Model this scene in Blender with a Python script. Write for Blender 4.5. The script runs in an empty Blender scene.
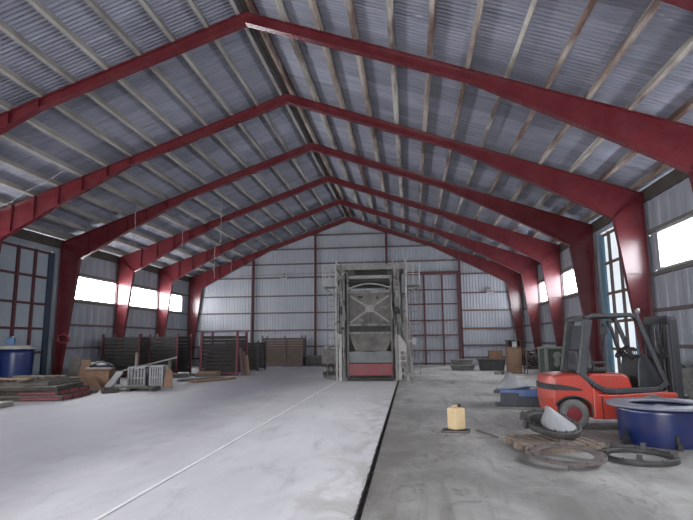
import bpy, math, random
from mathutils import Vector, Matrix
random.seed(7)
C = bpy.context.scene.collection
R = math.radians

# ------------------------------------------------------------------ mesh builder
class MB:
    def __init__(s): s.v = []; s.f = []; s.sm = []
    def add(s, vs, fs, smooth=False):
        o = len(s.v); s.v += [tuple(v) for v in vs]
        s.f += [tuple(i + o for i in f) for f in fs]; s.sm += [smooth] * len(fs)
    def box(s, x0, x1, y0, y1, z0, z1):
        vs = [(x, y, z) for x in (x0, x1) for y in (y0, y1) for z in (z0, z1)]
        s.add(vs, [(0,1,3,2),(4,6,7,5),(0,4,5,1),(2,3,7,6),(0,2,6,4),(1,5,7,3)])
        return s
    def obox(s, c, size, rot=(0,0,0)):
        from mathutils import Euler
        M = Euler(rot).to_matrix(); c = Vector(c); h = [a / 2 for a in size]
        vs = [c + M @ Vector((x*h[0], y*h[1], z*h[2])) for x in (-1,1) for y in (-1,1) for z in (-1,1)]
        s.add(vs, [(0,1,3,2),(4,6,7,5),(0,4,5,1),(2,3,7,6),(0,2,6,4),(1,5,7,3)])
        return s
    def bar(s, p0, p1, w, h, up=(0,0,1)):
        p0, p1, up = Vector(p0), Vector(p1), Vector(up); d = (p1 - p0).normalized()
        a = d.cross(up)
        if a.length < 1e-4: a = d.cross(Vector((1,0,0)))
        a.normalize(); b = a.cross(d)
        vs = [p + a*x*w/2 + b*y*h/2 for p in (p0, p1) for x in (-1,1) for y in (-1,1)]
        s.add(vs, [(0,1,3,2),(4,6,7,5),(0,4,5,1),(2,3,7,6),(0,2,6,4),(1,5,7,3)])
        return s
    def path(s, pts, r, n=8, close=False):
        pts = [Vector(p) for p in pts]; m = len(pts); rings = []; a = None
        for i, p in enumerate(pts):
            if close: d = pts[(i+1) % m] - pts[i-1]
            else: d = pts[min(i+1, m-1)] - pts[max(i-1, 0)]
            d.normalize()
            if a is None:
                a = d.cross(Vector((0,0,1)))
                if a.length < 1e-3: a = d.cross(Vector((1,0,0)))
            a = (a - d * a.dot(d)).normalized(); b = d.cross(a)
            rings.append([p + (a*math.cos(t) + b*math.sin(t)) * r for t in [2*math.pi*k/n for k in range(n)]])
        vs = [v for q in rings for v in q]; fs = []
        for i in range(m if close else m - 1):
            j = (i + 1) % m
            fs += [(i*n+k, i*n+(k+1)%n, j*n+(k+1)%n, j*n+k) for k in range(n)]
        s.add(vs, fs, True)
        if not close:
            s.add(rings[0], [tuple(range(n))[::-1]]); s.add(rings[-1], [tuple(range(n))])
        return s
    def tube(s, p0, p1, r, n=8): return s.path([p0, p1], r, n)
    def prism(s, poly, fn, a, b):
        n = len(poly)
        vs = [fn(p, a) for p in poly] + [fn(p, b) for p in poly]
        fs = [tuple(range(n))[::-1], tuple(range(n, 2*n))]
        fs += [(i, (i+1) % n, n + (i+1) % n, n + i) for i in range(n)]
        s.add(vs, fs); return s
    def lathe(s, prof, n=32, M=None, smooth=True, close=False):
        M = M or Matrix(); vs = []; fs = []; m = len(prof)
        for r, z in prof:
            for k in range(n):
                t = 2*math.pi*k/n; vs.append(M @ Vector((r*math.cos(t), r*math.sin(t), z)))
        for i in range(m if close else m - 1):
            j = (i + 1) % m
            fs += [(i*n+k, i*n+(k+1) % n, j*n+(k+1) % n, j*n+k) for k in range(n)]
        s.add(vs, fs, smooth)
        if not close:
            if prof[0][0] > 1e-4: s.add(vs[:n], [tuple(range(n))[::-1]])
            if prof[-1][0] > 1e-4: s.add(vs[-n:], [tuple(range(n))])
        return s
    def blob(s, c, r, seed=0, n=10, m=6, j=.2):
        rnd = random.Random(seed); vs = []; fs = []; c = Vector(c)
        for i in range(m+1):
            for k in range(n):
                a = math.pi*i/m; t = 2*math.pi*k/n; q = 1 + rnd.uniform(-j, j)
                vs.append(c + Vector((r[0]*math.sin(a)*math.cos(t)*q, r[1]*math.sin(a)*math.sin(t)*q, r[2]*math.cos(a)*(q if 0<i<m else 1))))
        for i in range(m): fs += [(i*n+k, (i+1)*n+k, (i+1)*n+(k+1)%n, i*n+(k+1)%n) for k in range(n)]
        s.add(vs, fs, True); return s
    def build(s, name, m, parent=None, bevel=0, label=None, weld=False, seg=2):
        me = bpy.data.meshes.new(name); me.from_pydata(s.v, [], s.f)
        for p, q in zip(me.polygons, s.sm): p.use_smooth = q
        import bmesh
        bm = bmesh.new(); bm.from_mesh(me)
        if weld: bmesh.ops.remove_doubles(bm, verts=bm.verts, dist=1e-4)
        bmesh.ops.recalc_face_normals(bm, faces=bm.faces); bm.to_mesh(me); bm.free()
        me.materials.append(m)
        o = bpy.data.objects.new(name, me); C.objects.link(o)
        if parent: o.parent = parent
        if label: o['label'] = label
        if bevel:
            b = o.modifiers.new('bevel', 'BEVEL'); b.width = bevel; b.segments = seg; b.limit_method = 'ANGLE'; b.angle_limit = R(35)
        return o

def tag(o, label, cat, group=None, kind=None):
    o['label'] = label; o['category'] = cat
    if group: o['group'] = group
    if kind: o['kind'] = kind
    return o
def thing(name, label, cat, loc=(0,0,0), rz=0, group=None, rx=0, ry=0):
    o = bpy.data.objects.new(name, None); C.objects.link(o); o.empty_display_size = .2
    o.location = loc; o.rotation_euler = (rx, ry, rz)
    return tag(o, label, cat, group)
def place(o, loc, rz=0, rx=0, ry=0):
    o.location = loc; o.rotation_euler = (rx, ry, rz); return o
def struct(o): o['kind'] = 'structure'; return o
def copy_tree(o, parent=None):
    c = o.copy(); C.objects.link(c)
    if parent: c.parent = parent
    for ch in list(o.children): copy_tree(ch, c)
    return c

# ------------------------------------------------------------------ materials
def nt_new(name):
    m = bpy.data.materials.new(name); m.use_nodes = True; nt = m.node_tree
    return m, nt, nt.nodes['Principled BSDF']
K = .53
def mat(name, c1, c2=None, rough=.6, metal=0, scale=4, stretch=(1,1,1), lo=.35, hi=.65, bump=0, bscale=30, dust=None, dust_amt=.5, spec=.5, coord='Object', gain=1):
    m, nt, b = nt_new(name); N = nt.nodes.new; L = nt.links.new
    q = K * gain; c1 = tuple(q*a for a in c1); c2 = c2 and tuple(q*a for a in c2); dust = dust and tuple(q*a for a in dust)
    b.inputs['Roughness'].default_value = rough; b.inputs['Metallic'].default_value = metal
    b.inputs['Specular IOR Level'].default_value = spec
    tc = N('ShaderNodeTexCoord'); mp = N('ShaderNodeMapping'); mp.inputs['Scale'].default_value = stretch
    L(tc.outputs[coord], mp.inputs[0])
    col = None
    if c2:
        no = N('ShaderNodeTexNoise'); no.inputs['Scale'].default_value = scale; no.inputs['Detail'].default_value = 6; no.inputs['Roughness'].default_value = .65
        L(mp.outputs[0], no.inputs['Vector'])
        rp = N('ShaderNodeValToRGB'); rp.color_ramp.elements[0].position = lo; rp.color_ramp.elements[1].position = hi
        rp.color_ramp.elements[0].color = (*c1, 1); rp.color_ramp.elements[1].color = (*c2, 1)
        L(no.outputs['Fac'], rp.inputs[0]); col = rp.outputs[0]
    if dust:
        n2 = N('ShaderNodeTexNoise'); n2.inputs['Scale'].default_value = 2.3; n2.inputs['Detail'].default_value = 8; n2.inputs['Roughness'].default_value = .7
        L(tc.outputs[coord], n2.inputs['Vector'])
        r2 = N('ShaderNodeMapRange'); r2.inputs[1].default_value = .4; r2.inputs[2].default_value = .7; r2.inputs[4].default_value = dust_amt
        L(n2.outputs['Fac'], r2.inputs[0])
        mx = N('ShaderNodeMix'); mx.data_type = 'RGBA'; L(r2.outputs[0], mx.inputs['Factor'])
        if col: L(col, mx.inputs[6])
        else: mx.inputs[6].default_value = (*c1, 1)
        mx.inputs[7].default_value = (*dust, 1); col = mx.outputs[2]
    if col: L(col, b.inputs['Base Color'])
    else: b.inputs['Base Color'].default_value = (*c1, 1)
    if bump:
        n3 = N('ShaderNodeTexNoise'); n3.inputs['Scale'].default_value = bscale; n3.inputs['Detail'].default_value = 4
        L(mp.outputs[0], n3.inputs['Vector'])
        bp = N('ShaderNodeBump'); bp.inputs['Strength'].default_value = bump; bp.inputs['Distance'].default_value = .02
        L(n3.outputs['Fac'], bp.inputs['Height']); L(bp.outputs[0], b.inputs['Normal'])
    return m

M = {}
M['red'] = mat('red_paint', gain=1.2, c1=(.118,.012,.018), c2=(.16,.018,.026), rough=.27, scale=1.3, spec=.55, dust=(.17,.075,.075), dust_amt=.25, bump=.35, bscale=.9)
M['red_dark'] = mat('dull_red_paint', gain=.8, c1=(.105,.016,.026), c2=(.15,.028,.04), rough=.55, scale=3)
M['red_post'] = mat('red_post_paint', (.20,.015,.04), (.12,.02,.03), rough=.55, scale=5)
M['roof'] = None
M['wall'] = mat('grey_cladding', gain=1.35, c1=(.33,.35,.40), c2=(.25,.265,.31), rough=.5, scale=.6, stretch=(1,1,.35), dust=(.42,.42,.43), dust_amt=.3)
M['endwall'] = mat('ribbed_sheet', gain=1.08, c1=(.47,.49,.54), c2=(.38,.40,.46), rough=.42, scale=.5, stretch=(1,1,.3), dust=(.47,.48,.52), dust_amt=.35)
M['girt'] = mat('dark_girt_timber', (.12,.085,.095), (.17,.125,.13), rough=.7, scale=3)
M['girt_wood'] = mat('brown_girt_timber', (.25,.13,.075), (.16,.085,.06), rough=.7, scale=3)
M['purlin'] = mat('roof_timber', gain=1.7, c1=(.09,.06,.05), c2=(.42,.39,.35), rough=.8, scale=.9, stretch=(2,.45,2), lo=.38, hi=.6)
M['purlin_brown'] = mat('brown_roof_timber', gain=1.6, c1=(.095,.048,.033), c2=(.36,.31,.27), rough=.8, scale=.8, stretch=(2,.5,2), lo=.4, hi=.62)
M['purlin_grey'] = mat('grey_roof_timber', gain=1.75, c1=(.12,.105,.095), c2=(.29,.27,.25), rough=.8, scale=.8, stretch=(2,.5,2), lo=.3, hi=.6)
M['bluepost'] = mat('blue_door_paint', (.10,.24,.36), (.15,.31,.42), rough=.5, scale=5, dust=(.3,.38,.42), dust_amt=.4)
M['navy'] = mat('dark_blue_door_paint', (.025,.045,.085), (.035,.065,.11), rough=.5, scale=5)
M['doorpane'] = mat('pale_door_panel', gain=1.2, c1=(.40,.45,.50), c2=(.34,.39,.45), rough=.45, scale=1)
M['frame_white'] = mat('white_window_trim', (.5,.5,.5), (.42,.42,.43), rough=.5, scale=4)
M['white_line'] = mat('white_joint', gain=1.5, c1=(1.1,1.1,1.1), c2=(.95,.95,.95), rough=.8, scale=5)
M['groove'] = mat('dark_joint', (.035,.03,.027), (.12,.105,.095), rough=.9, scale=8)
M['mach'] = mat('dusty_machine_steel', (.12,.112,.105), (.36,.345,.325), rough=.75, scale=5, stretch=(1,1,.4), bump=.3, bscale=14, dust=(.46,.44,.41), dust_amt=.6)
M['mach_dark'] = mat('dirty_dark_steel', (.02,.019,.018), (.06,.057,.054), rough=.75, scale=5, dust=(.13,.125,.12), dust_amt=.35)
M['mach_mid'] = mat('machine_plate', (.12,.112,.105), (.30,.285,.265), rough=.7, scale=3, bump=.25, bscale=9, dust=(.40,.38,.35), dust_amt=.6)
M['mach_light'] = mat('pale_machine_steel', (.42,.41,.39), (.30,.295,.285), rough=.65, scale=4)
M['mach_white'] = mat('whitewashed_steel', (.66,.64,.61), (.5,.48,.46), rough=.7, scale=6)
M['mach_red'] = mat('faded_red_skirt', (.34,.015,.028), (.22,.022,.034), rough=.5, scale=3, dust=(.26,.12,.12), dust_amt=.5)
M['mach_grey'] = mat('grey_rubber_skirt', (.27,.28,.29), (.19,.197,.205), rough=.7, scale=3, dust=(.38,.38,.38), dust_amt=.4)
M['pink'] = mat('pinkish_pipe', (.40,.30,.28), (.28,.21,.2), rough=.6, scale=6)
M['crate'] = mat('dark_weathered_board', (.022,.019,.017), (.055,.048,.042), rough=.85, scale=3, stretch=(1,1,5), bump=.3)
M['crate_brown'] = mat('brown_weathered_board', (.11,.078,.06), (.18,.132,.105), rough=.85, scale=3, stretch=(1,1,5), bump=.3)
M['wood'] = mat('raw_wood', (.40,.24,.15), (.28,.17,.11), rough=.8, scale=5, stretch=(1,6,6))
M['wood_grey'] = mat('greyed_wood', (.22,.20,.18), (.13,.115,.10), rough=.85, scale=4, stretch=(1,5,5))
M['wood_pale'] = mat('pale_wood', (.44,.40,.36), (.32,.29,.26), rough=.8, scale=4)
M['wood_dark'] = mat('dark_wood', (.06,.05,.042), (.11,.09,.075), rough=.85, scale=4)
M['cardboard'] = mat('brown_cardboard', (.36,.21,.13), (.28,.16,.10), rough=.85, scale=4)
M['pinkred'] = mat('red_formwork_paint', (.42,.05,.08), (.28,.05,.07), rough=.6, scale=6)
M['whitewire'] = mat('white_crate_paint', (.5,.5,.51), (.33,.33,.35), rough=.6, scale=6)
M['lift_red'] = mat('orange_red_truck_paint', (.72,.060,.034), (.58,.05,.03), rough=.36, scale=2.5, dust=(.45,.18,.14), dust_amt=.4)
M['lift_grey'] = mat('dusty_black_frame', (.018,.019,.025), (.04,.042,.052), rough=.5, scale=5, dust=(.10,.10,.115), dust_amt=.4)
M['lift_dark'] = mat('black_mast_steel', (.015,.016,.02), (.03,.032,.04), rough=.5, scale=5, dust=(.05,.05,.06), dust_amt=.35)
M['lift_black'] = mat('black_plastic', (.012,.012,.013), (.03,.03,.032), rough=.6, scale=6)
M['tyre'] = mat('dusty_tyre', (.16,.155,.155), (.25,.245,.24), rough=.9, scale=6, bump=.3)
M['rim_red'] = mat('red_wheel_rim', (.30,.012,.02), (.2,.02,.03), rough=.5, scale=6)
M['steel'] = mat('bare_steel', (.3,.3,.31), (.2,.2,.21), rough=.4, metal=.7, scale=6)
M['glass_dark'] = mat('smoked_lamp', (.3,.3,.3), rough=.2)
M['tub_blue'] = mat('blue_tub_paint', (.007,.026,.14), (.010,.036,.19), rough=.3, scale=2, dust=(.04,.07,.17), dust_amt=.4)
M['tub_rust'] = mat('blue_paint_with_rust', (.007,.026,.14), (.010,.036,.18), rough=.28, scale=2, dust=(.12,.065,.04), dust_amt=.45)
M['tub_rim'] = mat('grey_flange', (.22,.235,.30), (.32,.335,.39), rough=.5, scale=4)
M['rim_pale'] = mat('pale_flange', (.42,.41,.40), (.55,.54,.52), rough=.6, scale=4)
M['lid'] = mat('pale_lid', (.60,.57,.52), (.48,.46,.43), rough=.7, scale=3)
M['blue_can'] = mat('light_blue_plastic', (.12,.26,.50), (.16,.32,.56), rough=.5, scale=4)
M['rust'] = mat('rusty_ring', (.11,.095,.088), (.21,.19,.18), rough=.8, scale=6, dust=(.22,.075,.065), dust_amt=.4)
M['dark_ring'] = mat('dark_ring_steel', (.018,.017,.016), (.05,.046,.044), rough=.6, scale=7, dust=(.2,.185,.175), dust_amt=.4)
M['funnel'] = mat('grey_funnel', (.36,.36,.38), (.30,.30,.32), rough=.55, scale=3)
M['pallet'] = mat('pallet_wood', (.40,.31,.25), (.26,.20,.16), rough=.85, scale=6, stretch=(1,4,4))
M['jerry'] = mat('yellow_plastic', (.95,.72,.42), (.85,.62,.34), rough=.45, scale=3)
M['green'] = mat('green_bin_paint', (.05,.075,.06), (.075,.10,.08), rough=.6, scale=4, dust=(.14,.15,.13), dust_amt=.5)
M['green_rail'] = mat('pale_green_rail', (.24,.27,.23), (.33,.35,.31), rough=.6, scale=5)
M['tank'] = mat('charcoal_plastic', (.03,.03,.032), (.055,.055,.056), rough=.6, scale=4)
M['tank_grey'] = mat('grey_plastic', (.10,.095,.09), (.17,.16,.15), rough=.7, scale=4)
M['white'] = mat('white_paint', (.72,.72,.72), (.62,.62,.62), rough=.6, scale=5)
M['bark'] = mat('brown_branches', (.06,.04,.035), (.13,.085,.07), rough=.9, scale=8)
M['box_blue'] = mat('blue_frame_paint', (.02,.07,.25), (.03,.10,.33), rough=.4, scale=4, dust=(.25,.28,.36), dust_amt=.4)
M['box_dark'] = mat('dark_blue_panel', (.012,.018,.035), (.03,.036,.055), rough=.5, scale=4)
M['concrete'] = mat('concrete_base', (.30,.29,.28), (.22,.215,.205), rough=.9, scale=5)
M['screen'] = mat('dusty_screen', (.035,.038,.05), (.07,.074,.09), rough=.3, scale=3)
M['pinkbrown'] = mat('reddish_brown_board', (.24,.11,.08), (.16,.08,.06), rough=.8, scale=5)
M['mach_panel'] = mat('stained_panel', (.10,.09,.082), (.22,.205,.185), rough=.7, scale=2.2, bump=.3, bscale=6, dust=(.30,.28,.25), dust_amt=.5)
M['rope'] = mat('pale_rope', (.5,.5,.5), (.4,.4,.4), rough=.8, scale=8)
M['tarp'] = mat('dark_blue_tarp', (.03,.035,.055), (.07,.075,.10), rough=.6, scale=5, bump=.5, bscale=6)
M['grey_debris'] = mat('grey_rubble', (.14,.135,.13), (.24,.235,.225), rough=.9, scale=8)

def roof_mat():
    m, nt, b = nt_new('corrugated_roof_sheet'); N = nt.nodes.new; L = nt.links.new
    tc = N('ShaderNodeTexCoord')
    def noise(scale, st, det=5):
        mp = N('ShaderNodeMapping'); mp.inputs['Scale'].default_value = st; L(tc.outputs['Object'], mp.inputs[0])
        n = N('ShaderNodeTexNoise'); n.inputs['Scale'].default_value = scale; n.inputs['Detail'].default_value = det; n.inputs['Roughness'].default_value = .65
        L(mp.outputs[0], n.inputs['Vector']); return n.outputs['Fac']
    def ramp(f, a, b_):
        r = N('ShaderNodeMapRange'); r.inputs[1].default_value = a; r.inputs[2].default_value = b_; L(f, r.inputs[0]); return r.outputs[0]
    def mix(f, a, b_):
        x = N('ShaderNodeMix'); x.data_type = 'RGBA'; L(f, x.inputs['Factor'])
        for s, q in ((6, a), (7, b_)):
            if isinstance(q, tuple): x.inputs[s].default_value = (*q, 1)
            else: L(q, x.inputs[s])
        return x.outputs[2]
    c = mix(ramp(noise(1.2, (.5, 2.5, .5)), .35, .65), (.185,.19,.25), (.13,.134,.185))
    c = mix(ramp(noise(2.0, (.35, 6, .35)), .45, .75), c, (.235,.24,.295))
    c = mix(ramp(noise(1.1, (1.3, 4.5, 1.3), 8), .66, .74), c, (.42,.43,.46))
    sn = N('ShaderNodeVectorMath'); sn.operation = 'SNAP'; sn.inputs[1].default_value = (2.79, .945, 50); L(tc.outputs['Object'], sn.inputs[0])
    wn_ = N('ShaderNodeTexWhiteNoise'); L(sn.outputs[0], wn_.inputs['Vector'])
    hs = N('ShaderNodeHueSaturation'); mr = N('ShaderNodeMapRange'); mr.inputs[3].default_value = .80; mr.inputs[4].default_value = 1.18
    L(wn_.outputs['Value'], mr.inputs[0]); L(mr.outputs[0], hs.inputs['Value']); L(c, hs.inputs['Color']); hs.inputs['Saturation'].default_value = .78
    L(hs.outputs[0], b.inputs['Base Color']); b.inputs['Roughness'].default_value = .5
    return m
M['roof'] = roof_mat()

def floor_mat():
    m, nt, b = nt_new('concrete_floor'); N = nt.nodes.new; L = nt.links.new
    tc = N('ShaderNodeTexCoord')
    def noise(scale, st=(1,1,1), det=7, rgh=.65, dist=0):
        mp = N('ShaderNodeMapping'); mp.inputs['Scale'].default_value = st; L(tc.outputs['Object'], mp.inputs[0])
        n = N('ShaderNodeTexNoise'); n.inputs['Scale'].default_value = scale; n.inputs['Detail'].default_value = det
        n.inputs['Roughness'].default_value = rgh; n.inputs['Distortion'].default_value = dist
        L(mp.outputs[0], n.inputs['Vector']); return n.outputs['Fac']
    def ramp(f, a, b_, o0=0, o1=1):
        r = N('ShaderNodeMapRange'); r.interpolation_type = 'SMOOTHSTEP'
        r.inputs[1].default_value = a; r.inputs[2].default_value = b_; r.inputs[3].default_value = o0; r.inputs[4].default_value = o1
        L(f, r.inputs[0]); return r.outputs[0]
    def mix(f, a, b_):
        x = N('ShaderNodeMix'); x.data_type = 'RGBA'; L(f, x.inputs['Factor'])
        for s, q in ((6, a), (7, b_)):
            if isinstance(q, tuple): x.inputs[s].default_value = (*q, 1)
            else: L(q, x.inputs[s])
        return x.outputs[2]
    def math_(op, a, b_):
        x = N('ShaderNodeMath'); x.operation = op
        for i, q in enumerate((a, b_)):
            if isinstance(q, (int, float)): x.inputs[i].default_value = q
            else: L(q, x.inputs[i])
        return x.outputs[0]
    sep = N('ShaderNodeSeparateXYZ'); L(tc.outputs['Object'], sep.inputs[0]); X, Y = sep.outputs[0], sep.outputs[1]
    # left slab: pale cement dust; right slab: darker oily concrete
    pale = mix(ramp(noise(.5, (1.2,.5,1)), .35, .7), (.58,.57,.585), (.70,.69,.70))
    pale = mix(ramp(noise(2.2, (1,.35,1), dist=.6), .5, .78), pale, (.44,.43,.445))
    pale = mix(ramp(noise(1.1, (1.6,.8,1)), .68, .76), pale, (.36,.355,.355))
    pale = mix(ramp(Y, 12, 22, 0, .6), pale, (.36,.352,.355))
    edge = math_('MULTIPLY', ramp(X, 2.2, 3.6), ramp(noise(1.6, (1,.6,1), dist=1), .4, .62, 0, .8))
    pale = mix(edge, pale, (.42,.40,.375))
    dark = mix(ramp(noise(.7, (1,.6,1), dist=.5), .32, .7), (.17,.163,.155), (.36,.35,.336))
    dark = mix(ramp(noise(3.2, (1,.5,1), dist=1.2), .52, .72), dark, (.145,.134,.12))
    far = math_('MULTIPLY', ramp(Y, 11, 18), ramp(noise(.55, (1,.7,1)), .38, .58, .15, .85))
    dark = mix(far, dark, (.44,.43,.415))
    st = ramp(noise(1.3, (2.2,.22,1), 8, .7, .4), .52, .70, 0, .55)
    dark = mix(st, dark, (.13,.12,.108))
    dark = mix(ramp(noise(1.7, (.5,2.0,1), 8, .7, .8), .58, .72, 0, .5), dark, (.44,.425,.40))
    dark = mix(math_('MULTIPLY', ramp(X, 4.9, 3.6), ramp(noise(2.0, (1,.5,1), 6), .35, .6, .1, .65)), dark, (.15,.138,.122))
    lx = math_('ADD', X, math_('MULTIPLY', noise(.45, (1,.6,1), 4), 3.0))
    pale = mix(ramp(lx, 3.1, -.3, 0, .95), pale, mix(noise(1.5, (1,.4,1)), (.19,.184,.204), (.275,.266,.29)))
    side = ramp(X, 3.57, 3.60)
    c = mix(side, pale, dark)
    # grime toward the scrap along the left wall
    lw = math_('SUBTRACT', X, math_('MULTIPLY', noise(.8, (1,1,1)), 3.0))
    c = mix(ramp(lw, -7.2, -9.0, 0, .75), c, (.13,.125,.12))
    sp = noise(22, (1,1,1), 3)
    c = mix(ramp(sp, .62, .75, 0, .45), c, (.12,.115,.11))
    L(c, b.inputs['Base Color']); b.inputs['Roughness'].default_value = .62; b.inputs['Specular IOR Level'].default_value = .35
    bp = N('ShaderNodeBump'); bp.inputs['Strength'].default_value = .25; bp.inputs['Distance'].default_value = .02
    L(noise(9, (1,1,1), 8), bp.inputs['Height']); L(bp.outputs[0], b.inputs['Normal'])
    return m
M['floor'] = floor_mat()

def emit(name, col, s):
    m, nt, b = nt_new(name); b.inputs['Base Color'].default_value = (.8,.8,.8,1)
    b.inputs['Emission Color'].default_value = (*col, 1); b.inputs['Emission Strength'].default_value = s
    return m
WIN_E = 10.0
M['pane'] = emit('daylit_pane', (.90,.94,1), WIN_E); M['pane_left'] = emit('daylit_pane_sunny_side', (.94,.96,1), WIN_E * 1.5)
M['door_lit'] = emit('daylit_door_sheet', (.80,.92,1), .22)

# ------------------------------------------------------------------ hall constants
HW = 11.67                     # half width
FY = [7.844, 12.599, 17.353, 22.108, 26.862, 31.617, 36.371]   # frame positions
Y0, Y1 = -8.0, 36.62           # front and end walls
def top(x): return 10.36 - .357 * abs(x)      # top of rafters

# ------------------------------------------------------------------ floor
mb = MB()
CX = 3.583
mb.box(-13, CX - .035, Y0 - 1, Y1 + .5, -.3, 0)
mb.box(CX + .035, 13, Y0 - 1, Y1 + .5, -.3, 0)
fl = struct(mb.build('floor', M['floor']))
mb = MB(); mb.box(CX - .035, CX + .035, Y0 - 1, Y1 + .5, -.3, -.06)
rnd = random.Random(12); vs = []; n = 420
for i in range(n + 1):
    y = 1.5 + 33*i/n; vs += [(CX - .034 - abs(rnd.gauss(.004, .011)), y, .0025), (CX - .02, y, -.055), (CX + .02, y, -.055), (CX + .034 + abs(rnd.gauss(.004, .012)), y, .0025)]
mb.add(vs, [(4*i+k, 4*i+k+1, 4*i+k+5, 4*i+k+4) for i in range(n) for k in range(3)])
struct(mb.build('trim_1', M['groove']))
mb = MB(); n = 60
ys = [2.5 + (23.2 - 2.5) * i / n for i in range(n + 1)]
vs = []; rnd = random.Random(3)
for y in ys:
    a = .021 + rnd.uniform(-.007, .007); b = 1.061 + rnd.uniform(-.005, .005)
    vs += [(b - a, y, .003), (b + a, y, .003)]
mb.add(vs, [(2*i, 2*i+1, 2*i+3, 2*i+2) for i in range(n)])
struct(mb.build('trim_2', M['white_line']))
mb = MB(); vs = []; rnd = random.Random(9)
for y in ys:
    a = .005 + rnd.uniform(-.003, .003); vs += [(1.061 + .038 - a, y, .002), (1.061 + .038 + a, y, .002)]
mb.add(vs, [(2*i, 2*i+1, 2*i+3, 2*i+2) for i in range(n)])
struct(mb.build('line_shadow_edge', M['mach_mid']))  # shadow edge of the white line, laid down as a dark strip

# ------------------------------------------------------------------ roof
mb = MB(); pitch = .135; amp = .018; per = 6
ny = int((Y1 + .6 - Y0) / pitch * per)
for sgn in (-1, 1):
    vs = []; fs = []
    for j in range(ny + 1):
        y = Y0 - .3 + j * pitch / per; dz = amp * math.sin(2 * math.pi * j / per)
        for x in (0, 6.0, 11.78): vs.append((sgn * x, y, top(x) + .245 + dz))
    for j in range(ny):
        for i in range(2):
            a = j * 3 + i; fs.append((a, a + 1, a + 4, a + 3))
    mb.add(vs, fs, True)
roof = struct(mb.build('ceiling', M['roof']))
for poly in (): pass

# purlins: one timber line each
px = [.22] + [.15 + .93 * k for k in range(1, 13)]
slope = math.atan(.357)
k = 0
for sgn in (-1, 1):
    for i, x in enumerate(px):
        mb = MB(); w, hh = (.10, .21)
        x_, z_ = x, top(x) + .112
        mb.obox((sgn * x_, (Y0 + Y1) / 2, z_), (w, Y1 - Y0 - .1, hh), (0, sgn * slope, 0))
        m = M['purlin_grey'] if sgn < 0 else (M['purlin_brown'] if i % 3 != 1 else M['purlin'])
        struct(mb.build('purlin', m))
mb = MB(); mb.box(-.07, .07, Y0 + .1, Y1 - .1, 10.40, 10.54); struct(mb.build('ridge_beam', M['wood_dark']))

# ------------------------------------------------------------------ portal frames
def seg2(mb, p, q, t, w, inside=1):
    """flange plate of thickness t and width w along the 2D edge p-q"""
    mb.bar((p[0], 0, p[1]), (q[0], 0, q[1]), w, t, up=(-(q[1]-p[1]), 0, q[0]-p[0]))
def make_frame(name, label):
    t = thing(name, label, 'steel frame', (0, 0, 0), 0, 'red portal frames')
    for s, side in ((-1, 'left'), (1, 'right')):
        f = lambda p, y: (s * p[0], y, p[1])
        web = MB()
        A = [(0,10.36), (HW-.12, top(HW-.12)), (10.65,5.45), (9.2,6.24), (5.75,8.03), (0,10.06)]
        web.prism(A, f, -.012, .012)
        for p, q in ((A[0], A[1]), (A[5], A[4]), (A[4], A[3]), (A[3], A[2])): seg2(web, (s*p[0], p[1]), (s*q[0], q[1]), .025, .21)
        seg2(web, (s*A[1][0], A[1][1]), (s*A[2][0], A[2][1]), .022, .19)
        r = web.build('rafter', M['red'], t)
        B = [(HW-.12, top(HW-.12)-.01), (HW-.12, 0), (11.30, 0), (10.655, 5.44)]
        col = MB(); col.prism(B, f, -.012, .012)
        for p, q in ((B[0], B[1]), (B[2], B[3])): seg2(col, (s*p[0], p[1]), (s*q[0], q[1]), .025, .21)
        col.box(min(s*11.2, s*11.62), max(s*11.2, s*11.62), -.15, .15, 0, .025)
        c = col.build('column', M['red'], t)
        for z in (1.6, 2.55, 3.68, 4.72):
            xi = 11.30 + (10.655 - 11.30) * z / 5.44
            st = MB(); st.box(min(s*xi, s*(HW-.13)), max(s*xi, s*(HW-.13)), -.09, .09, z - .008, z + .008); st.build('stiffener', M['red'], c)
        def zb(x): return 10.06 + (8.03-10.06)*x/5.75 if x < 5.75 else (8.03 + (6.24-8.03)*(x-5.75)/3.45 if x < 9.2 else 6.24 + (5.45-6.24)*(x-9.2)/1.45)
        for x in ((5.78, 6.64, 7.56, 8.45, 9.38, 10.25) if s < 0 else (5.75,)):
            st = MB(); st.box(s*x-.008, s*x+.008, -.095, .095, zb(x)+.01, top(x)-.01); st.build('stiffener', M['red'], r)
    rc = MB(); rc.prism([(-.5,10.36-.18),(0,10.37),(.5,10.36-.18),(.5,9.87),(0,10.04),(-.5,9.87)], lambda p, y: (p[0], y, p[1]), -.02, .02); rc.build('ridge_plate', M['red'], t)
    return t
labels = ['red steel frame whose rafter cuts across the top right corner',
 'nearest red frame with its ridge in view, rafter crossing high over the hall',
 'second red frame with ridge in view, its right column just behind the forklift mast',
 'third red frame with ridge in view, blue door post beside its right column',
 'fourth red frame with ridge in view, between two bright right-hand windows',
 'fifth red frame with ridge in view, last one before the end wall',
 'red frame standing flat against the corrugated end wall']
fr = make_frame('portal_frame', labels[0]); fr.location = (0, FY[0], 0)
for y, l in zip(FY[1:], labels[1:]):
    c = copy_tree(fr); c.location = (0, y, 0); c['label'] = l

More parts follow.
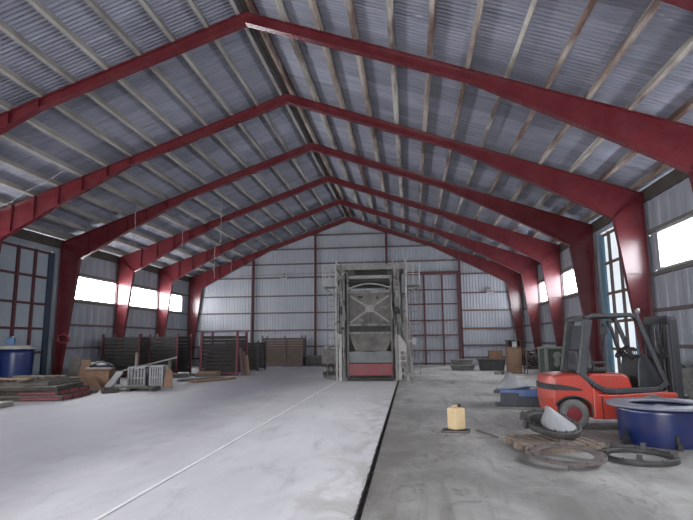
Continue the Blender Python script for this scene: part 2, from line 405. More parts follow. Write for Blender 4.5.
# ------------------------------------------------------------------ end wall (ribbed sheet)
def ribbed(name, u0, u1, zlo, zhi, fn, m, pitch=.2, dep=.035, bays=None):
    """trapezoid-ribbed sheet; fn(u, d, z) -> xyz, zlo/zhi functions of u"""
    mb = MB(); us = []
    u = u0
    while u < u1 - 1e-6:
        for du, d in ((0, 0), (.09, 0), (.115, 1), (.175, 1)):
            if u + du * pitch / .2 <= u1: us.append((u + du * pitch / .2, d * dep))
        u += pitch
    us.append((u1, 0)); vs = []
    for u, d in us: vs += [fn(u, d, zlo(u)), fn(u, d, zhi(u))]
    mb.add(vs, [(2*i, 2*i+2, 2*i+3, 2*i+1) for i in range(len(us) - 1)])
    return struct(mb.build(name, m))
ribbed('wall_back', -HW - .2, HW + .2, lambda u: 0, lambda u: top(u) + .262, lambda u, d, z: (u, Y1 - d, z), M['endwall'])
# girts on the end wall
gi = 0
for z in (.5, 1.3, 2.42, 3.63, 4.82, 6.12, 7.08, 8.15, 9.12):
    half = min(HW - .1, (10.36 - z) / .357 - .35)
    for x0, x1 in ((-half, 4.0), (7.6, half)) if z < 6.2 else ((-half, half),):
        wd = x0 > 5 and z in (2.42, 3.63)
        mb = MB(); mb.box(x0, x1, Y1 - .13, Y1 - .04, z - .05, z + .05)
        struct(mb.build('girt', M['girt_wood'] if wd else M['girt']))
mb = MB(); mb.tube((-7.9, Y1 - .2, 6.28), (-.2, Y1 - .2, 6.42), .035); struct(mb.build('conduit', M['mach_light']))
for x, zt in ((-6.9, 7.6), (-2.4, 9.2), (2.62, 9.15), (7.56, 7.4)):
    mb = MB(); mb.box(x - .075, x + .075, Y1 - .3, Y1 - .14, 0, zt); mb.box(x - .02, x + .02, Y1 - .36, Y1 - .14, 0, zt)
    struct(mb.build('wind_post', M['red_dark']))
# gate in the end wall
g = bpy.data.objects.new('door_3', None); C.objects.link(g); g.location = (0, Y1 - .22, 0); struct(g)
mb = MB(); mb.box(3.9, 7.5, -.06, .06, 6.08, 6.3); mb.box(3.9, 4.05, -.06, .06, 0, 6.1); mb.build('lintel', M['red_dark'], g)
for x in (5.12, 6.34, 7.4):
    mb = MB(); mb.box(x - .06, x + .06, -.05, .05, 0, 6.08); mb.build('stile', M['red_dark'], g)
for z in (.12, .98, 1.99, 2.98, 4.08, 5.05):
    mb = MB(); mb.box(4.05, 7.4, -.03, .03, z - .04, z + .04); mb.build('rail', M['red_dark'], g)

# ------------------------------------------------------------------ side walls with windows and doors
WZ0, WZ1, WT = 3.73, 4.85, 6.0
def fL(u, d, z): return (-HW + d, u, z)
def fR(u, d, z): return (HW - d, u, z)
def window(n, s, y0, y1):
    w = bpy.data.objects.new('window_%d' % n, None); C.objects.link(w); struct(w); w.location = (s * HW, y0, WZ0)
    L_, H_ = y1 - y0, WZ1 - WZ0
    p = MB(); p.box(-.012 + s*.05, .012 + s*.05, 0, L_, 0, H_); p.build('pane', M['pane' if s > 0 else 'pane_left'], w)
    f = MB()
    for a, b in ((-.04, .03), (H_ - .03, H_ + .04)): f.box(-.07, .07, -.03, L_ + .03, a, b)
    for a, b in ((-.03, .03), (L_ - .03, L_ + .03)): f.box(-.07, .07, a, b, .03, H_ - .03)
    f.build('window_frame', M['frame_white'], w)
wn = 0
bayY = [-1.665, 3.09] + FY
for s, nm, fn in ((-1, 'left', fL), (1, 'right', fR)):
    segs = []   # (y0, y1, kind)
    for i in range(len(bayY) - 1):
        a, b = bayY[i], bayY[i + 1]
        kind = 'win'
        if abs(a - FY[1 + 1]) < .01: kind = 'door'
        segs.append((a, b, kind))
    segs.insert(0, (Y0, bayY[0], 'plain')); segs.append((FY[-1], Y1, 'plain'))
    for a, b, kind in segs:
        z = lambda v: (lambda u: v)
        if kind == 'plain': ribbed('wall_' + nm, a, b, z(0), z(WT), fn, M['wall'], .6, .02); continue
        if kind == 'win':
            w0, w1 = a + .12, b - .12
            if s > 0 and abs(a - FY[1]) < .01: w0, w1 = a + .6, 16.66
            if abs(b - FY[-1]) < .01: w1 = 35.2
            ribbed('wall_' + nm, a, b, z(0), z(WZ0), fn, M['wall'], .6, .02)
            ribbed('wall_' + nm, a, b, z(WZ1), z(WT), fn, M['wall'], .6, .02)
            ribbed('wall_' + nm, a, w0, z(WZ0), z(WZ1), fn, M['wall'], .6, .02)
            ribbed('wall_' + nm, w1, b, z(WZ0), z(WZ1), fn, M['wall'], .6, .02)
            wn += 1; window(wn, s, w0, w1)
        if kind == 'door':
            d0, d1 = (18.3, 21.6) if s < 0 else (18.6, 21.45)
            ribbed('wall_' + nm, a, d0, z(0), z(WT), fn, M['wall'], .6, .02)
            ribbed('wall_' + nm, d1, b, z(0), z(WT), fn, M['wall'], .6, .02)
            ribbed('wall_' + nm, d0, d1, z(5.72), z(WT), fn, M['wall'], .6, .02)
            d = bpy.data.objects.new('door_%d' % (1 if s < 0 else 2), None); C.objects.link(d); struct(d); d.location = (s * HW, d0, 0)
            L_ = d1 - d0; q = -s
            p = MB(); p.box(-.02, .02, .05, L_ - .05, .02, 5.75); p.build('door_sheet', M['doorpane'] if s < 0 else M['door_lit'], d)
            for y, mm, ww in (((.08, 'red_dark', .08), (L_*.36, 'red_dark', .07), (L_*.66, 'red_dark', .06), (L_-.12, 'navy', .16)) if s < 0 else ((.1, 'bluepost', .1), (L_*.34, 'girt', .05), (L_*.67, 'girt', .06), (L_-.18, 'bluepost', .2))):
                f = MB(); f.box(min(0, q*.1), max(0, q*.1), y - ww, y + ww, 0, 5.66); f.build('stile', M[mm], d)
            for zz in (1.3, 2.3, 3.35, 4.5, 5.6):
                f = MB(); f.box(min(0, q*.07), max(0, q*.07), .1, L_ - .2, zz - .05, zz + .05); f.build('rail', M['red_dark'] if s < 0 else M['girt_wood'], d)
    # eave plate and girts
    mb = MB(); mb.box(min(s*11.60, s*11.70), max(s*11.60, s*11.70), Y0, Y1, 5.94, 6.355); struct(mb.build('eave_beam', M['wood_dark']))
    for zz in (1.45, 2.52, 3.62, 4.95):
        for a, b, kind in segs:
            if kind == 'door' or (kind == 'plain'): continue
            mb = MB(); mb.box(min(s*11.56, s*11.64), max(s*11.56, s*11.64), a + .05, b - .05, zz - .05, zz + .05)
            struct(mb.build('girt', M['girt'] if zz < 3 else M['wood_grey']))
# front wall with a wide open gateway behind the camera
GW0, GW1, GH = -3.5, 6.0, 5.6
ribbed('wall_front', -HW - .2, GW0, lambda u: 0, lambda u: top(u) + .2, lambda u, d, z: (u, Y0 + d, z), M['endwall'])
ribbed('wall_front', GW1, HW + .2, lambda u: 0, lambda u: top(u) + .2, lambda u, d, z: (u, Y0 + d, z), M['endwall'])
ribbed('wall_front', GW0, GW1, lambda u: GH, lambda u: top(u) + .2, lambda u, d, z: (u, Y0 + d, z), M['endwall'])
mb = MB(); mb.box(-60, 60, -70, Y0 - 1, -.4, -.02); struct(mb.build('ground', M['concrete']))

# ------------------------------------------------------------------ casting machine
def machine():
    t = thing('casting_machine', 'tall dusty grey casting machine with a red base skirt, mid hall', 'machine', (0, 22.6, 0))
    P = lambda n, mb, m, bev=.008, par=None, lab=None: mb.build(n, M[m], par or t, bev, lab)
    # main side columns (front and rear)
    for x0, x1 in ((1.08, 1.40), (3.42, 3.80)):
        for y0 in (.15, 1.75):
            c = MB()
            c.box(x0, x1, y0, y0 + .05, .1, 4.85); c.box(x0, x0 + .05, y0, y0 + .28, .1, 4.85); c.box(x1 - .05, x1, y0, y0 + .28, .1, 4.85)
            o = P('side_column', c, 'mach')
            if y0 < 1:
                for z in (1.1, 1.9, 2.8, 3.5, 4.2):
                    b = MB(); b.box(x0 + .07, x1 - .07, y0 - .05, y0, z, z + .34 + .1 * math.sin(z*9)); P('cover_plate', b, ('mach_light', 'mach_dark', 'mach_mid', 'mach_dark', 'mach_mid')[int(z*10) % 5], .006, o)
    rnd = random.Random(44)
    for i in range(30):
        sd = i % 2; x = rnd.uniform(1.05, 1.42) if sd else rnd.uniform(3.44, 3.98); z = rnd.uniform(1.0, 4.6); y = rnd.uniform(-.02, .12)
        b = MB()
        if i % 3 == 0: b.tube((x, y, z), (x, y, z + rnd.uniform(.3, .8)), rnd.uniform(.02, .04))
        elif i % 3 == 1: b.box(x - rnd.uniform(.03,.09), x + rnd.uniform(.03,.09), y - .05, y + .1, z, z + rnd.uniform(.08, .3))
        else: b.bar((x - .12, y, z), (x + .12, y, z + rnd.uniform(-.2, .2)), .04, .05)
        P('fitting', b, ('mach_dark', 'mach_light', 'mach_mid', 'lift_black', 'pink' if not sd else 'mach_mid')[i % 5], .004)
    # pale guide posts
    b = MB(); b.box(1.10, 1.22, -.02, .12, 0, 1.95); P('guide_post', b, 'mach_white')
    b = MB(); b.box(3.50, 3.60, -.02, .12, 0, 1.95); P('guide_post', b, 'mach_light')
    for x in (.98, 4.0):
        b = MB(); b.box(x - .045, x + .045, .2, .29, 0, 5.18); P('mast_pole', b, 'mach_white')
    for x in (1.46, 3.36):
        b = MB(); b.box(x - .05, x + .05, .22, .34, .1, 4.7); b.box(x - .015, x + .015, .18, .22, .1, 4.7); P('guide_rail', b, 'mach_mid')
    # head
    b = MB(); b.box(.98, 4.0, .1, .35, 4.72, 4.95); b.box(.98, 4.0, 1.8, 2.0, 4.72, 4.95); b.box(1.0, 1.2, .36, 1.79, 4.75, 4.92); b.box(3.7, 3.9, .36, 1.79, 4.75, 4.92); P('top_beam', b, 'mach')
    b = MB(); b.box(1.5, 3.4, .3, .5, 4.35, 4.5); P('cross_beam', b, 'mach_light')
    for x in (1.52, 3.18):
        b = MB(); b.box(x, x + .28, .14, .4, 4.5, 4.71); P('drive_box', b, 'lift_black')
    b = MB(); b.box(1.8, 3.15, .3, .42, 4.53, 4.58); b.tube((1.5, .34, 4.64), (3.4, .34, 4.64), .025); P('drive_shaft', b, 'mach_dark')
    b = MB(); b.box(1.42, 3.44, .5, 1.6, 4.1, 4.36); P('winch_housing', b, 'mach_dark')
    arc = [(1.5 + 1.86 * i / 14, .25, 3.92 + .2 * math.sin(math.pi * i / 14)) for i in range(15)]
    b = MB()
    for i in range(14): b.bar(arc[i], arc[i+1], .1, .07)
    P('arched_beam', b, 'mach_light')
    b = MB(); b.path([(1.45, .2, 4.15), (2.0, .16, 4.2), (2.9, .16, 4.18), (3.4, .2, 4.1)], .03); P('cable', b, 'lift_black', 0)
    b = MB(); b.box(1.4, 3.44, 1.0, 1.08, 4.0, 4.71); P('rear_shield', b, 'mach_dark'); b = MB(); b.box(1.4, 3.44, 1.0, 1.08, .8, 2.0); P('rear_shield', b, 'mach_dark')
    for x0, x1 in ((1.41, 1.515), (3.325, 3.42)):
        b = MB(); b.box(x0, x1, .38, .46, .75, 4.3); P('side_strip', b, 'lift_black')  # black strips put in as the shade of the gaps beside the panel
    for i, (x, z0, z1) in enumerate(((1.25, 3.5, 4.5), (1.33, 2.4, 3.9), (3.5, 2.2, 3.7), (3.7, 3.0, 4.6), (3.58, 1.9, 3.0))):
        b = MB(); b.path([(x, .02, z0), (x + .03, -.03, z0 + .3), (x - .03, -.04, z1 - .3), (x, .05, z1)], .022, 6); P('cable', b, ('lift_black', 'mach_light')[i % 2], 0)
    # X-braced panel
    pn = MB(); pn.box(1.52, 3.32, .32, .38, 2.32, 3.82); pan = P('braced_panel', pn, 'mach_panel', .01)
    cx, cz = 2.43, 3.05
    for ex, ez in ((1.58, 3.6), (3.26, 3.6), (1.58, 2.45), (3.26, 2.45)):
        b = MB(); b.bar((cx, .29, cz), (ex, .29, ez), .085, .08, up=(0,1,0)); P('brace', b, 'mach_light', .006, pan)
    b = MB(); b.box(cx - .2, cx + .2, .24, .31, cz - .16, cz + .16); P('hub_plate', b, 'mach_light', .01, pan, 'pale square plate at the centre of the X brace')
    for x, z, w_ in ((2.0, 3.55, .22), (1.85, 3.1, .3), (3.0, 3.1, .3), (2.43, 2.6, .06), (2.9, 2.55, .2), (2.05, 2.55, .2), (2.75, 3.5, .1)):
        b = MB(); b.box(x - w_/2, x + w_/2, .285, .325, z - .05, z + .05); P('stiffening_plate', b, 'mach_dark' if w_ == .22 or w_ == .1 else 'mach_mid', .01, pan)
    b = MB(); b.box(cx - .03, cx + .03, .28, .33, 2.4, 3.72); P('centre_rib', b, 'mach_panel', .006, pan)
    b = MB(); b.box(1.5, 3.34, .26, .32, 3.72, 3.84); P('panel_rim', b, 'mach', .006, pan)
    b = MB(); b.box(1.5, 3.34, .28, .34, 2.3, 2.4); P('panel_rim', b, 'mach', .006, pan)
    b = MB(); b.box(1.42, 3.42, .4, 1.7, 2.0, 2.3); P('dark_carriage', b, 'mach_dark')
    # hopper
    f = lambda p, y: (p[0], y, p[1])
    h = MB(); h.prism([(1.55,2.02),(3.36,2.02),(3.36,1.8),(3.1,1.24),(1.78,1.24),(1.55,1.8)], f, .3, 1.5); P('hopper', h, 'mach_panel', .012)
    h = MB(); h.box(1.5, 3.4, .26, .34, 1.96, 2.05); P('hopper_lip', h, 'mach')
    b = MB(); b.prism([(1.5,1.2),(2.0,1.24),(2.4,1.2),(3.0,1.25),(3.38,1.2),(3.36,.74),(1.54,.74)], f, .18, .3); P('rubber_skirt', b, 'mach_grey', .01)
    b = MB(); b.box(1.5, 3.36, .12, .3, .2, .72); sk = P('base_skirt', b, 'mach_red', .02, None, 'faded red steel skirt')
    b = MB(); b.box(1.42, 3.44, .3, 1.9, .04, .75); P('base_frame', b, 'mach_dark')
    b = MB(); b.box(1.45, 3.4, .05, .35, 0, .14); P('sill_beam', b, 'mach_dark')
    # access baskets left and right
    for s, xa, xb in ((-1, .40, .95), (1, 4.03, 4.58)):
        b = MB(); b.box(xa, xb, .1, .9, 4.0, 4.05); bk = P('platform', b, 'mach_light')
        r = MB()
        for x, y in ((xa, .1), (xb, .1), (xa, .9), (xb, .9), ((xa+xb)/2, .1)): r.tube((x, y, 4.05), (x, y, 4.95), .024)
        for z in (4.5, 4.95):
            r.tube((xa, .1, z), (xb, .1, z), .022); r.tube((xa, .9, z), (xb, .9, z), .016); r.tube((xa, .1, z), (xa, .9, z), .016) if s < 0 else r.tube((xb, .1, z), (xb, .9, z), .016)
        P('guard_rail', r, 'mach_white', 0, bk)
        r = MB(); xo = .62 if s < 0 else 4.36
        for dx in (-.16, .16): r.tube((xo + dx, .95, .2), (xo + dx, .95, 4.0), .014)
        for i in range(13): r.tube((xo - .16, .95, .4 + .28*i), (xo + .16, .95, .4 + .28*i), .01)
        P('ladder', r, 'mach_mid', 0)
        r = MB(); r.bar((xa if s < 0 else xb, .5, 4.0), (1.05 if s < 0 else 3.85, .5, 3.5), .05, .05); P('bracket', r, 'mach', .004, bk)
    # right-hand pipes, white plate, lamp
    for x, y, z0, z1, m in ((3.92, .0, .3, 2.45, 'pink'), (4.08, .1, .3, 2.5, 'mach_light'), (3.86, .12, .8, 3.6, 'mach_mid'), (4.16, .2, .45, 2.3, 'pink'), (1.3, .02, 1.0, 3.4, 'mach_light'), (1.02, .05, 2.0, 3.9, 'mach_mid')):
        b = MB(); b.path([(x, y, z0), (x, y, z1 - .1), (x, y + .1, z1), (x - .12 if x > 2 else x + .12, y + .25, z1)], .028); P('pipe', b, m, 0)
    b = MB(); b.prism([(3.62,.05),(3.75,.05),(3.74,.5),(3.95,.7),(3.96,1.5),(3.68,1.9),(3.62,1.9)], f, -.04, .0); P('white_plate', b, 'mach_white', .004, None, 'whitewashed steel plate')
    for i, (x, z, rr) in enumerate(((3.8, .95, .1), (3.82, .7, .12), (3.78, 1.15, .08))):
        b = MB(); b.lathe([(0,-.03),(rr,-.03),(rr,.04),(0,.04)], 16, Matrix.Translation((x, -.06, z)) @ Matrix.Rotation(R(90), 4, 'X')); P('valve_wheel', b, 'mach_mid', 0)
    b = MB(); b.box(3.7, 4.25, .0, .3, .25, .36); b.box(4.1, 4.2, .0, .3, .36, 1.0); P('pipe_bracket', b, 'mach_light')
    b = MB(); b.box(4.2, 4.36, .0, .2, 1.5, 1.78); b.box(4.05, 4.2, .05, .15, 1.6, 1.68); P('junction_box', b, 'mach_white')
    for x, z in ((1.2, 4.4), (1.12, 3.95), (3.6, 3.9), (3.66, 2.5), (1.26, 2.6), (3.62, 3.2)):
        b = MB(); b.box(x - .12, x + .12, -.02, .18, z - .1, z + .1); b.tube((x, -.06, z), (x, .1, z), .05); P('gearbox', b, 'mach_mid', .012)
    b = MB(); b.path([(1.0, .1, 4.4), (1.08, .0, 4.55), (1.2, .0, 4.42), (1.3, .0, 4.58), (1.42, .1, 4.6)], .02); P('hose', b, 'mach_white', 0)
    b = MB(); b.path([(3.38, .15, 3.6), (3.36, .1, 3.2), (3.42, .1, 2.6)], .035); P('hose', b, 'mach_light', 0)
    for x in (2.2, 3.45): 
        b = MB(); b.tube((x, .2, 4.95), (x, .2, 5.12), .025); P('lifting_eye', b, 'mach_light', 0)
machine()
t = thing('control_cabinet', 'grey dusty motor cabinet standing on the floor left of the casting machine', 'cabinet', (.45, 24.9, 0))
mb = MB(); mb.box(-.42, .42, -.3, .4, .62, 1.28); mb.build('housing', M['mach_mid'], t, .03)
mb = MB(); mb.box(-.38, .38, -.28, .36, .1, .62); mb.build('motor_base', M['mach_dark'], t, .02)
for x in (-.28, 0, .28):
    mb = MB(); mb.tube((x, -.34, .38), (x, -.2, .38), .11, 14); mb.build('motor_cap', M['mach'], t)
mb = MB(); mb.box(-.36, .36, -.22, .3, 0, .1); mb.build('plinth', M['mach'], t)
mb = MB(); mb.lathe([(.0,0),(.13,0),(.13,.18),(.0,.18)], 16, Matrix.Translation((-.2, 0, 1.28))); mb.build('dome', M['mach_light'], t)

# ------------------------------------------------------------------ plank crates with red posts
def crate(label, x0, x1, y0, y1, h, nb, board, post, mids=(), group='plank crates by the left wall and end wall', stub=.14, pw=.09):
    t = thing('plank_crate', label, 'crate', ((x0+x1)/2, y0, 0), 0, group); W = (x1-x0)/2; D = y1-y0
    bh = (h - .15) / nb
    def wall_(n, f, L_):
        mb = MB()
        for i in range(nb):
            z0 = .15 + i*bh; mb.box(*f(-.0, L_, .012 + .008*((i*7) % 3), z0 + .012, z0 + bh - .012))
        mb.build(n, board, t, .006)
    wall_('side_wall', lambda a, L_, d, z0, z1: (-W + .03, W - .03, .02 + .03 - d, .07, z0, z1), 2*W)
    wall_('side_wall', lambda a, L_, d, z0, z1: (-W + .03, W - .03, D - .07, D - .05 + d, z0, z1), 2*W)
    wall_('side_wall', lambda a, L_, d, z0, z1: (-W + .05 - d, -W + .07, .07, D - .07, z0, z1), D)
    wall_('side_wall', lambda a, L_, d, z0, z1: (W - .07, W - .05 + d, .07, D - .07, z0, z1), D)
    for x in (-W, W):
        for y in (0, D):
            mb = MB(); mb.box(x - pw/2, x + pw/2, y - pw/2, y + pw/2, 0, h + stub); mb.build('corner_post', post, t, .006)
    for x in mids:
        mb = MB(); mb.box(x - W - .04, x - W + .04, -.045, .01, 0, h + stub * .7); mb.build('middle_post', post, t, .006)
    for y in (0, D):
        mb = MB(); mb.bar((-W, y, .12), (W, y, .12), .08, .1); mb.build('bottom_rail', post, t)
    mb = MB(); mb.box(-W + .05, W - .05, .07, D - .07, h - .1, h - .05); mb.build('top_cover', board, t)
    return t
crate('dark plank crate with wine-red posts, farthest left, against the side windows', -10.95, -9.05, 24.8, 25.85, 1.95, 10, M['crate'], M['red_dark'])
crate('dark plank crate with a bright red front corner post, second from the left', -9.72, -7.76, 26.25, 28.0, 1.98, 10, M['crate'], M['red_post'])
crate('broad dark plank crate between two tall red posts, third from the left', -6.36, -4.5, 26.0, 27.5, 1.98, 10, M['crate'], M['red_post'], stub=.2, pw=.12)
crate('lower dark plank crate half hidden behind the third crate', -6.5, -4.6, 30.0, 31.6, 1.62, 9, M['crate'], M['mach_dark'], stub=.1)
crate('brown plank crate with a dark middle post against the end wall', -5.75, -3.05, 35.0, 36.2, 1.9, 10, M['crate_brown'], M['girt'], mids=(1.55,), stub=.16)
# things beside the crates
for i, (x, a, l) in enumerate(((-4.22, .08, 'reddish plank leaning against the third plank crate, tallest of three'), (-4.08, .12, 'short brown plank leaning beside the third plank crate'), (-3.98, .16, 'outermost thin brown plank leaning beside the third plank crate'))):
    hh = (1.4, 1.2, 1.0)[i]
    mb = MB(); mb.obox((0, 0, hh/2), (.14, .045, hh)); o = mb.build('leaning_plank', (M['red_dark'], M['crate_brown'], M['wood'])[i], None, .004)
    tag(o, l, 'plank', 'planks leaning by the crates'); place(o, (x, 26.1 + .1*i, 0), R(15), R(-4), R(-7))
t = thing('timber_bundle', 'bundle of pale sawn timber offcuts on the floor in front of the third crate', 'timber', (-5.7, 25.3, 0), R(6))
for i in range(6):
    mb = MB(); mb.box(-.55 + .03*i, .5 + .02*(i % 3), -.3 + .2*(i % 3), -.12 + .2*(i % 3), .13*(i // 3), .13*(i // 3) + .12); mb.build('offcut', M['wood'] if i % 2 else M['wood_grey'], t, .006)
t = thing('dark_bale', 'low dark pallet load at the foot of the end wall, right of the brown crate', 'pallet load', (-1.95, 35.7, 0))
mb = MB(); mb.box(-.75, .75, -.4, .4, .14, .62); mb.build('load', M['tank'], t, .04)
mb = MB()
for y in (-.35, 0, .35): mb.box(-.75, .75, y - .05, y + .05, 0, .14)
mb.build('runner', M['wood_dark'], t)
mb = MB(); mb.box(-.85, .0, -.3, .3, .62, .7); mb.build('top_board', M['wood_grey'], t, .01)

# ------------------------------------------------------------------ scrap area along the left wall
def pallet(label, loc, rz, sx=1.2, sy=1.0, h=.14, m='pallet', group=None, deck=6):
    t = thing('pallet', label, 'pallet', loc, rz, group)
    for i in range(deck):
        y = -sy/2 + sy*(i + .5)/deck
        mb = MB(); mb.box(-sx/2, sx/2, y - sy/deck*.34, y + sy/deck*.34, h - .025, h); mb.build('deck_board', M[m], t, .004)
    for x in (-sx/2 + .06, 0, sx/2 - .06):
        mb = MB(); mb.box(x - .05, x + .05, -sy/2, sy/2, 0.02, h - .026); mb.box(x - .06, x + .06, -sy/2, sy/2, 0, .02); mb.build('bearer', M[m], t, .004)
    return t
def panel(label, loc, rz, sx, sy, h, m, rm, group):
    t = thing('formwork_panel', label, 'formwork panel', loc, rz, group)
    mb = MB(); mb.box(-sx/2, sx/2, -sy/2, sy/2, h - .03, h); mb.build('sheet', M[m], t, .004)
    for i in range(4):
        y = -sy/2 + .06 + (sy - .12)*i/3
        mb = MB(); mb.box(-sx/2, sx/2 + .02, y - .05, y + .05, 0, h - .03); mb.build('batten', M['wood_dark' if rm == 'pinkred' else rm], t, .004)
    mb = MB(); mb.box(sx*.05, sx/2 - .05, -sy/2 - .02, -sy/2 + .005, .03, h - .06); mb.build('end_rail', M[rm], t, .004)
    mb = MB(); mb.box(sx/2 - .04, sx/2, -sy/2 + .1, sy/2 - .1, .02, h - .035); mb.build('edge_rail', M[rm], t, .004)
    return t
# stacks of formwork panels (near the blue tub)
specs = [(-7.62, 15.75, 0, 10, 2.6, 2.1, 'wood_grey', 'pinkred', 'lowest formwork panel with pinkish red battens in the left scrap stack'),
         (-7.72, 15.85, .146, 7, 2.5, 2.0, 'wood_dark', 'pinkred', 'second formwork panel of the left scrap stack, red battens under a dark sheet'),
         (-7.85, 15.75, .292, 13, 2.5, 2.1, 'wood_grey', 'wood_dark', 'grey formwork panel third up in the left scrap stack'),
         (-8.0, 15.95, .418, 5, 2.3, 1.9, 'wood_dark', 'wood_grey', 'topmost formwork panel of the left scrap stack')]
for x, y, z, a, sx, sy, m, rm, l in specs: panel(l, (x, y, z), R(a), sx, sy, .145 if z < .25 else .125, m, rm, 'formwork panels in the left scrap stack')
pallet('pale broken pallet lying flat at the left edge of the floor', (-7.5, 13.35, 0), R(12), 1.5, .8, .12, 'wood_pale', None, 5)
pallet('thin dark pallet just behind the pale broken pallet', (-8.3, 14.2, 0), R(10), 1.3, .5, .1, 'wood_dark', deck=4)
# stack carrying the tub
for i in range(3):
    pallet(('bottom', 'middle', 'top')[i] + ' pallet of the stack under the left blue tub', (-10.68, 18.6, .14*i), R(2*i - 2), 1.5, 1.5, .14, 'wood_dark', 'pallets under the left blue tub', 8)

def tub(label, loc, r_rim, r_body, r_base, h, rim_m, body_m, hole, lid=False, group='blue steel tubs'):
    t = thing('blue_tub', label, 'tub', loc, 0, group)
    mb = MB(); mb.lathe([(r_base, 0), (r_base*1.005, .03), (r_body, h*.8), (r_body, h - .04), (r_body - .03, h - .04), (r_body - .03, h*.8), (r_base - .03, .04), (0, .04)], 48)
    mb.build('body', body_m, t)
    mb = MB(); mb.lathe([(hole, h - .045), (r_rim, h - .045), (r_rim, h), (hole, h), (hole - .02, h - .02)], 48, close=True); mb.build('flange', rim_m, t, .006)
    return t
t = tub('blue steel tub with a pale rim standing on pallets at the left edge', (-10.66, 18.6, .42), .82, .62, .58, 1.10, M['rim_pale'], M['tub_blue'], .58)
mb = MB(); mb.lathe([(.0, 0), (.66, 0), (.68, .03), (.64, .08), (.3, .11), (0, .11)], 40); o = mb.build('round_lid', M['lid'])
tag(o, 'pale round lid lying on the left blue tub', 'lid'); o.location = (-10.72, 18.55, 1.522)
t = thing('water_canister', 'small light blue canister standing on the tub lid at the left edge', 'canister', (-10.75, 18.4, 1.634), R(20))
mb = MB(); mb.box(-.15, .15, -.1, .1, 0, .26); mb.build('body', M['blue_can'], t, .03)
mb = MB(); mb.lathe([(.0,0),(.035,0),(.035,.06),(0,.06)], 12, Matrix.Translation((.08, 0, .26))); mb.build('cap', M['white'], t)
mb = MB(); mb.path([(-.1,0,.25),(-.08,0,.3),(.0,0,.3),(.03,0,.25)], .014); mb.build('handle', M['blue_can'], t)

# loose pieces on the pile
def plank(label, p0, p1, w, h, m, cat='plank', name='loose_plank', group=None):
    p0, p1 = Vector(p0), Vector(p1); mid = (p0 + p1) / 2
    mb = MB(); mb.bar(p0 - mid, p1 - mid, w, h); o = mb.build(name, M[m], None, .004); o.location = mid
    return tag(o, label, cat, group)
rnd = random.Random(21)
ms = ['wood_grey', 'wood_dark', 'wood', 'wood_pale', 'wood_grey', 'crate_brown']
for i in range(7):
    x = -8.75 + .26*i; a = R(rnd.uniform(82, 96)); L_ = rnd.uniform(.75, 1.05); y = 15.7 + rnd.uniform(-.15, .25)
    plank('splintered plank lying loose on the left formwork stack', (x - L_*math.cos(a), y - L_*math.sin(a), .57), (x + L_*math.cos(a), y + L_*math.sin(a), .57), rnd.uniform(.08, .15), .05, ms[i % 6], group='splintered planks on the left formwork stack')
for i in range(5):
    y = 15.0 + .33*i; a = R(rnd.uniform(-2, 12)); L_ = rnd.uniform(.5, .95); x = -8.0 + rnd.uniform(-.2, .3)
    plank('splintered plank lying loose on the left formwork stack', (x - L_*math.cos(a), y - L_*math.sin(a), .625), (x + L_*math.cos(a), y + L_*math.sin(a), .625), rnd.uniform(.08, .16), .05, ms[(i*5 + 2) % 6], group='splintered planks on the left formwork stack')
for i in range(8):
    x = -8.4 + .24*i; a = R(rnd.uniform(80, 100)); L_ = rnd.uniform(.2, .3); y = 17.38 + rnd.uniform(-.05, .05)
    plank('short splintered plank lying on the floor between the stack and the cartons', (x - L_*math.cos(a), y - L_*math.sin(a), .05), (x + L_*math.cos(a), y + L_*math.sin(a), .05), rnd.uniform(.11, .2), .1, ms[(i*5 + 1) % 6], group='splintered planks on the floor by the left stack')
plank('grey broad board leaning upright right of the left blue tub', (-9.25, 19.9, .03), (-9.42, 20.45, 1.15), .42, .05, 'wood_grey')
plank('brownish board leaning left of the dark bags', (-8.85, 19.95, .03), (-8.95, 20.45, 1.0), .34, .05, 'wood')
for i, (x, y, z, l) in enumerate(((-8.75, 21.4, .0, 'largest dark tarpaulin bag behind the scrap pile, near the left wall'), (-9.6, 22.0, .0, 'dark tarpaulin bag right of the largest bag in the scrap pile'), (-10.1, 23.3, .0, 'dark bluish bag slumped at the left wall behind the leaning boards'))):
    mb = MB(); mb.blob((0, 0, .42), (.5, .42, .43), 11 + i, 14, 9, .1); o = mb.build('tarpaulin_bag', M['tarp']); o.location = (x, y, z); tag(o, l, 'bag', 'dark bags in the scrap pile')
def carton(label, loc, rz, s, m='cardboard', rx=0, ry=0):
    t = thing('carton', label, 'box', loc, rz, None, rx, ry)
    mb = MB(); x, y, z = s[0]/2, s[1]/2, s[2]; w = .015
    mb.box(-x, x, -y, -y + w, 0, z); mb.box(-x, x, y - w, y, 0, z); mb.box(-x, -x + w, -y, y, 0, z); mb.box(x - w, x, -y, y, 0, z); mb.box(-x, x, -y, y, 0, w)
    mb.build('walls', M[m], t)
    for s1 in (-1, 1):
        mb = MB(); mb.obox((0, s1*(y*.55), z + .01), (2*x, y*.9, .012), (s1*R(8), 0, 0)); mb.build('flap', M[m], t)
    return t
t = carton('crushed brown carton among the scrap left of the wooden box', (-8.05, 18.55, 0), R(18), (.8, .55, .42), 'cardboard', 0, 0)
plank('bent tan cardboard sheet sloping down in front of the scrap pile', (-7.42, 18.1, .5), (-6.95, 17.95, .04), .55, .025, 'cardboard', 'cardboard', 'cardboard_sheet')
plank('dark brown cardboard sheet slumped over the scrap beside the carton', (-8.6, 18.1, .38), (-8.4, 17.95, .03), .35, .025, 'crate_brown', 'cardboard', 'cardboard_sheet')
t = thing('wooden_box', 'orange-brown wooden box in the scrap pile beside the crushed carton', 'box', (-7.75, 19.5, .0), R(12))
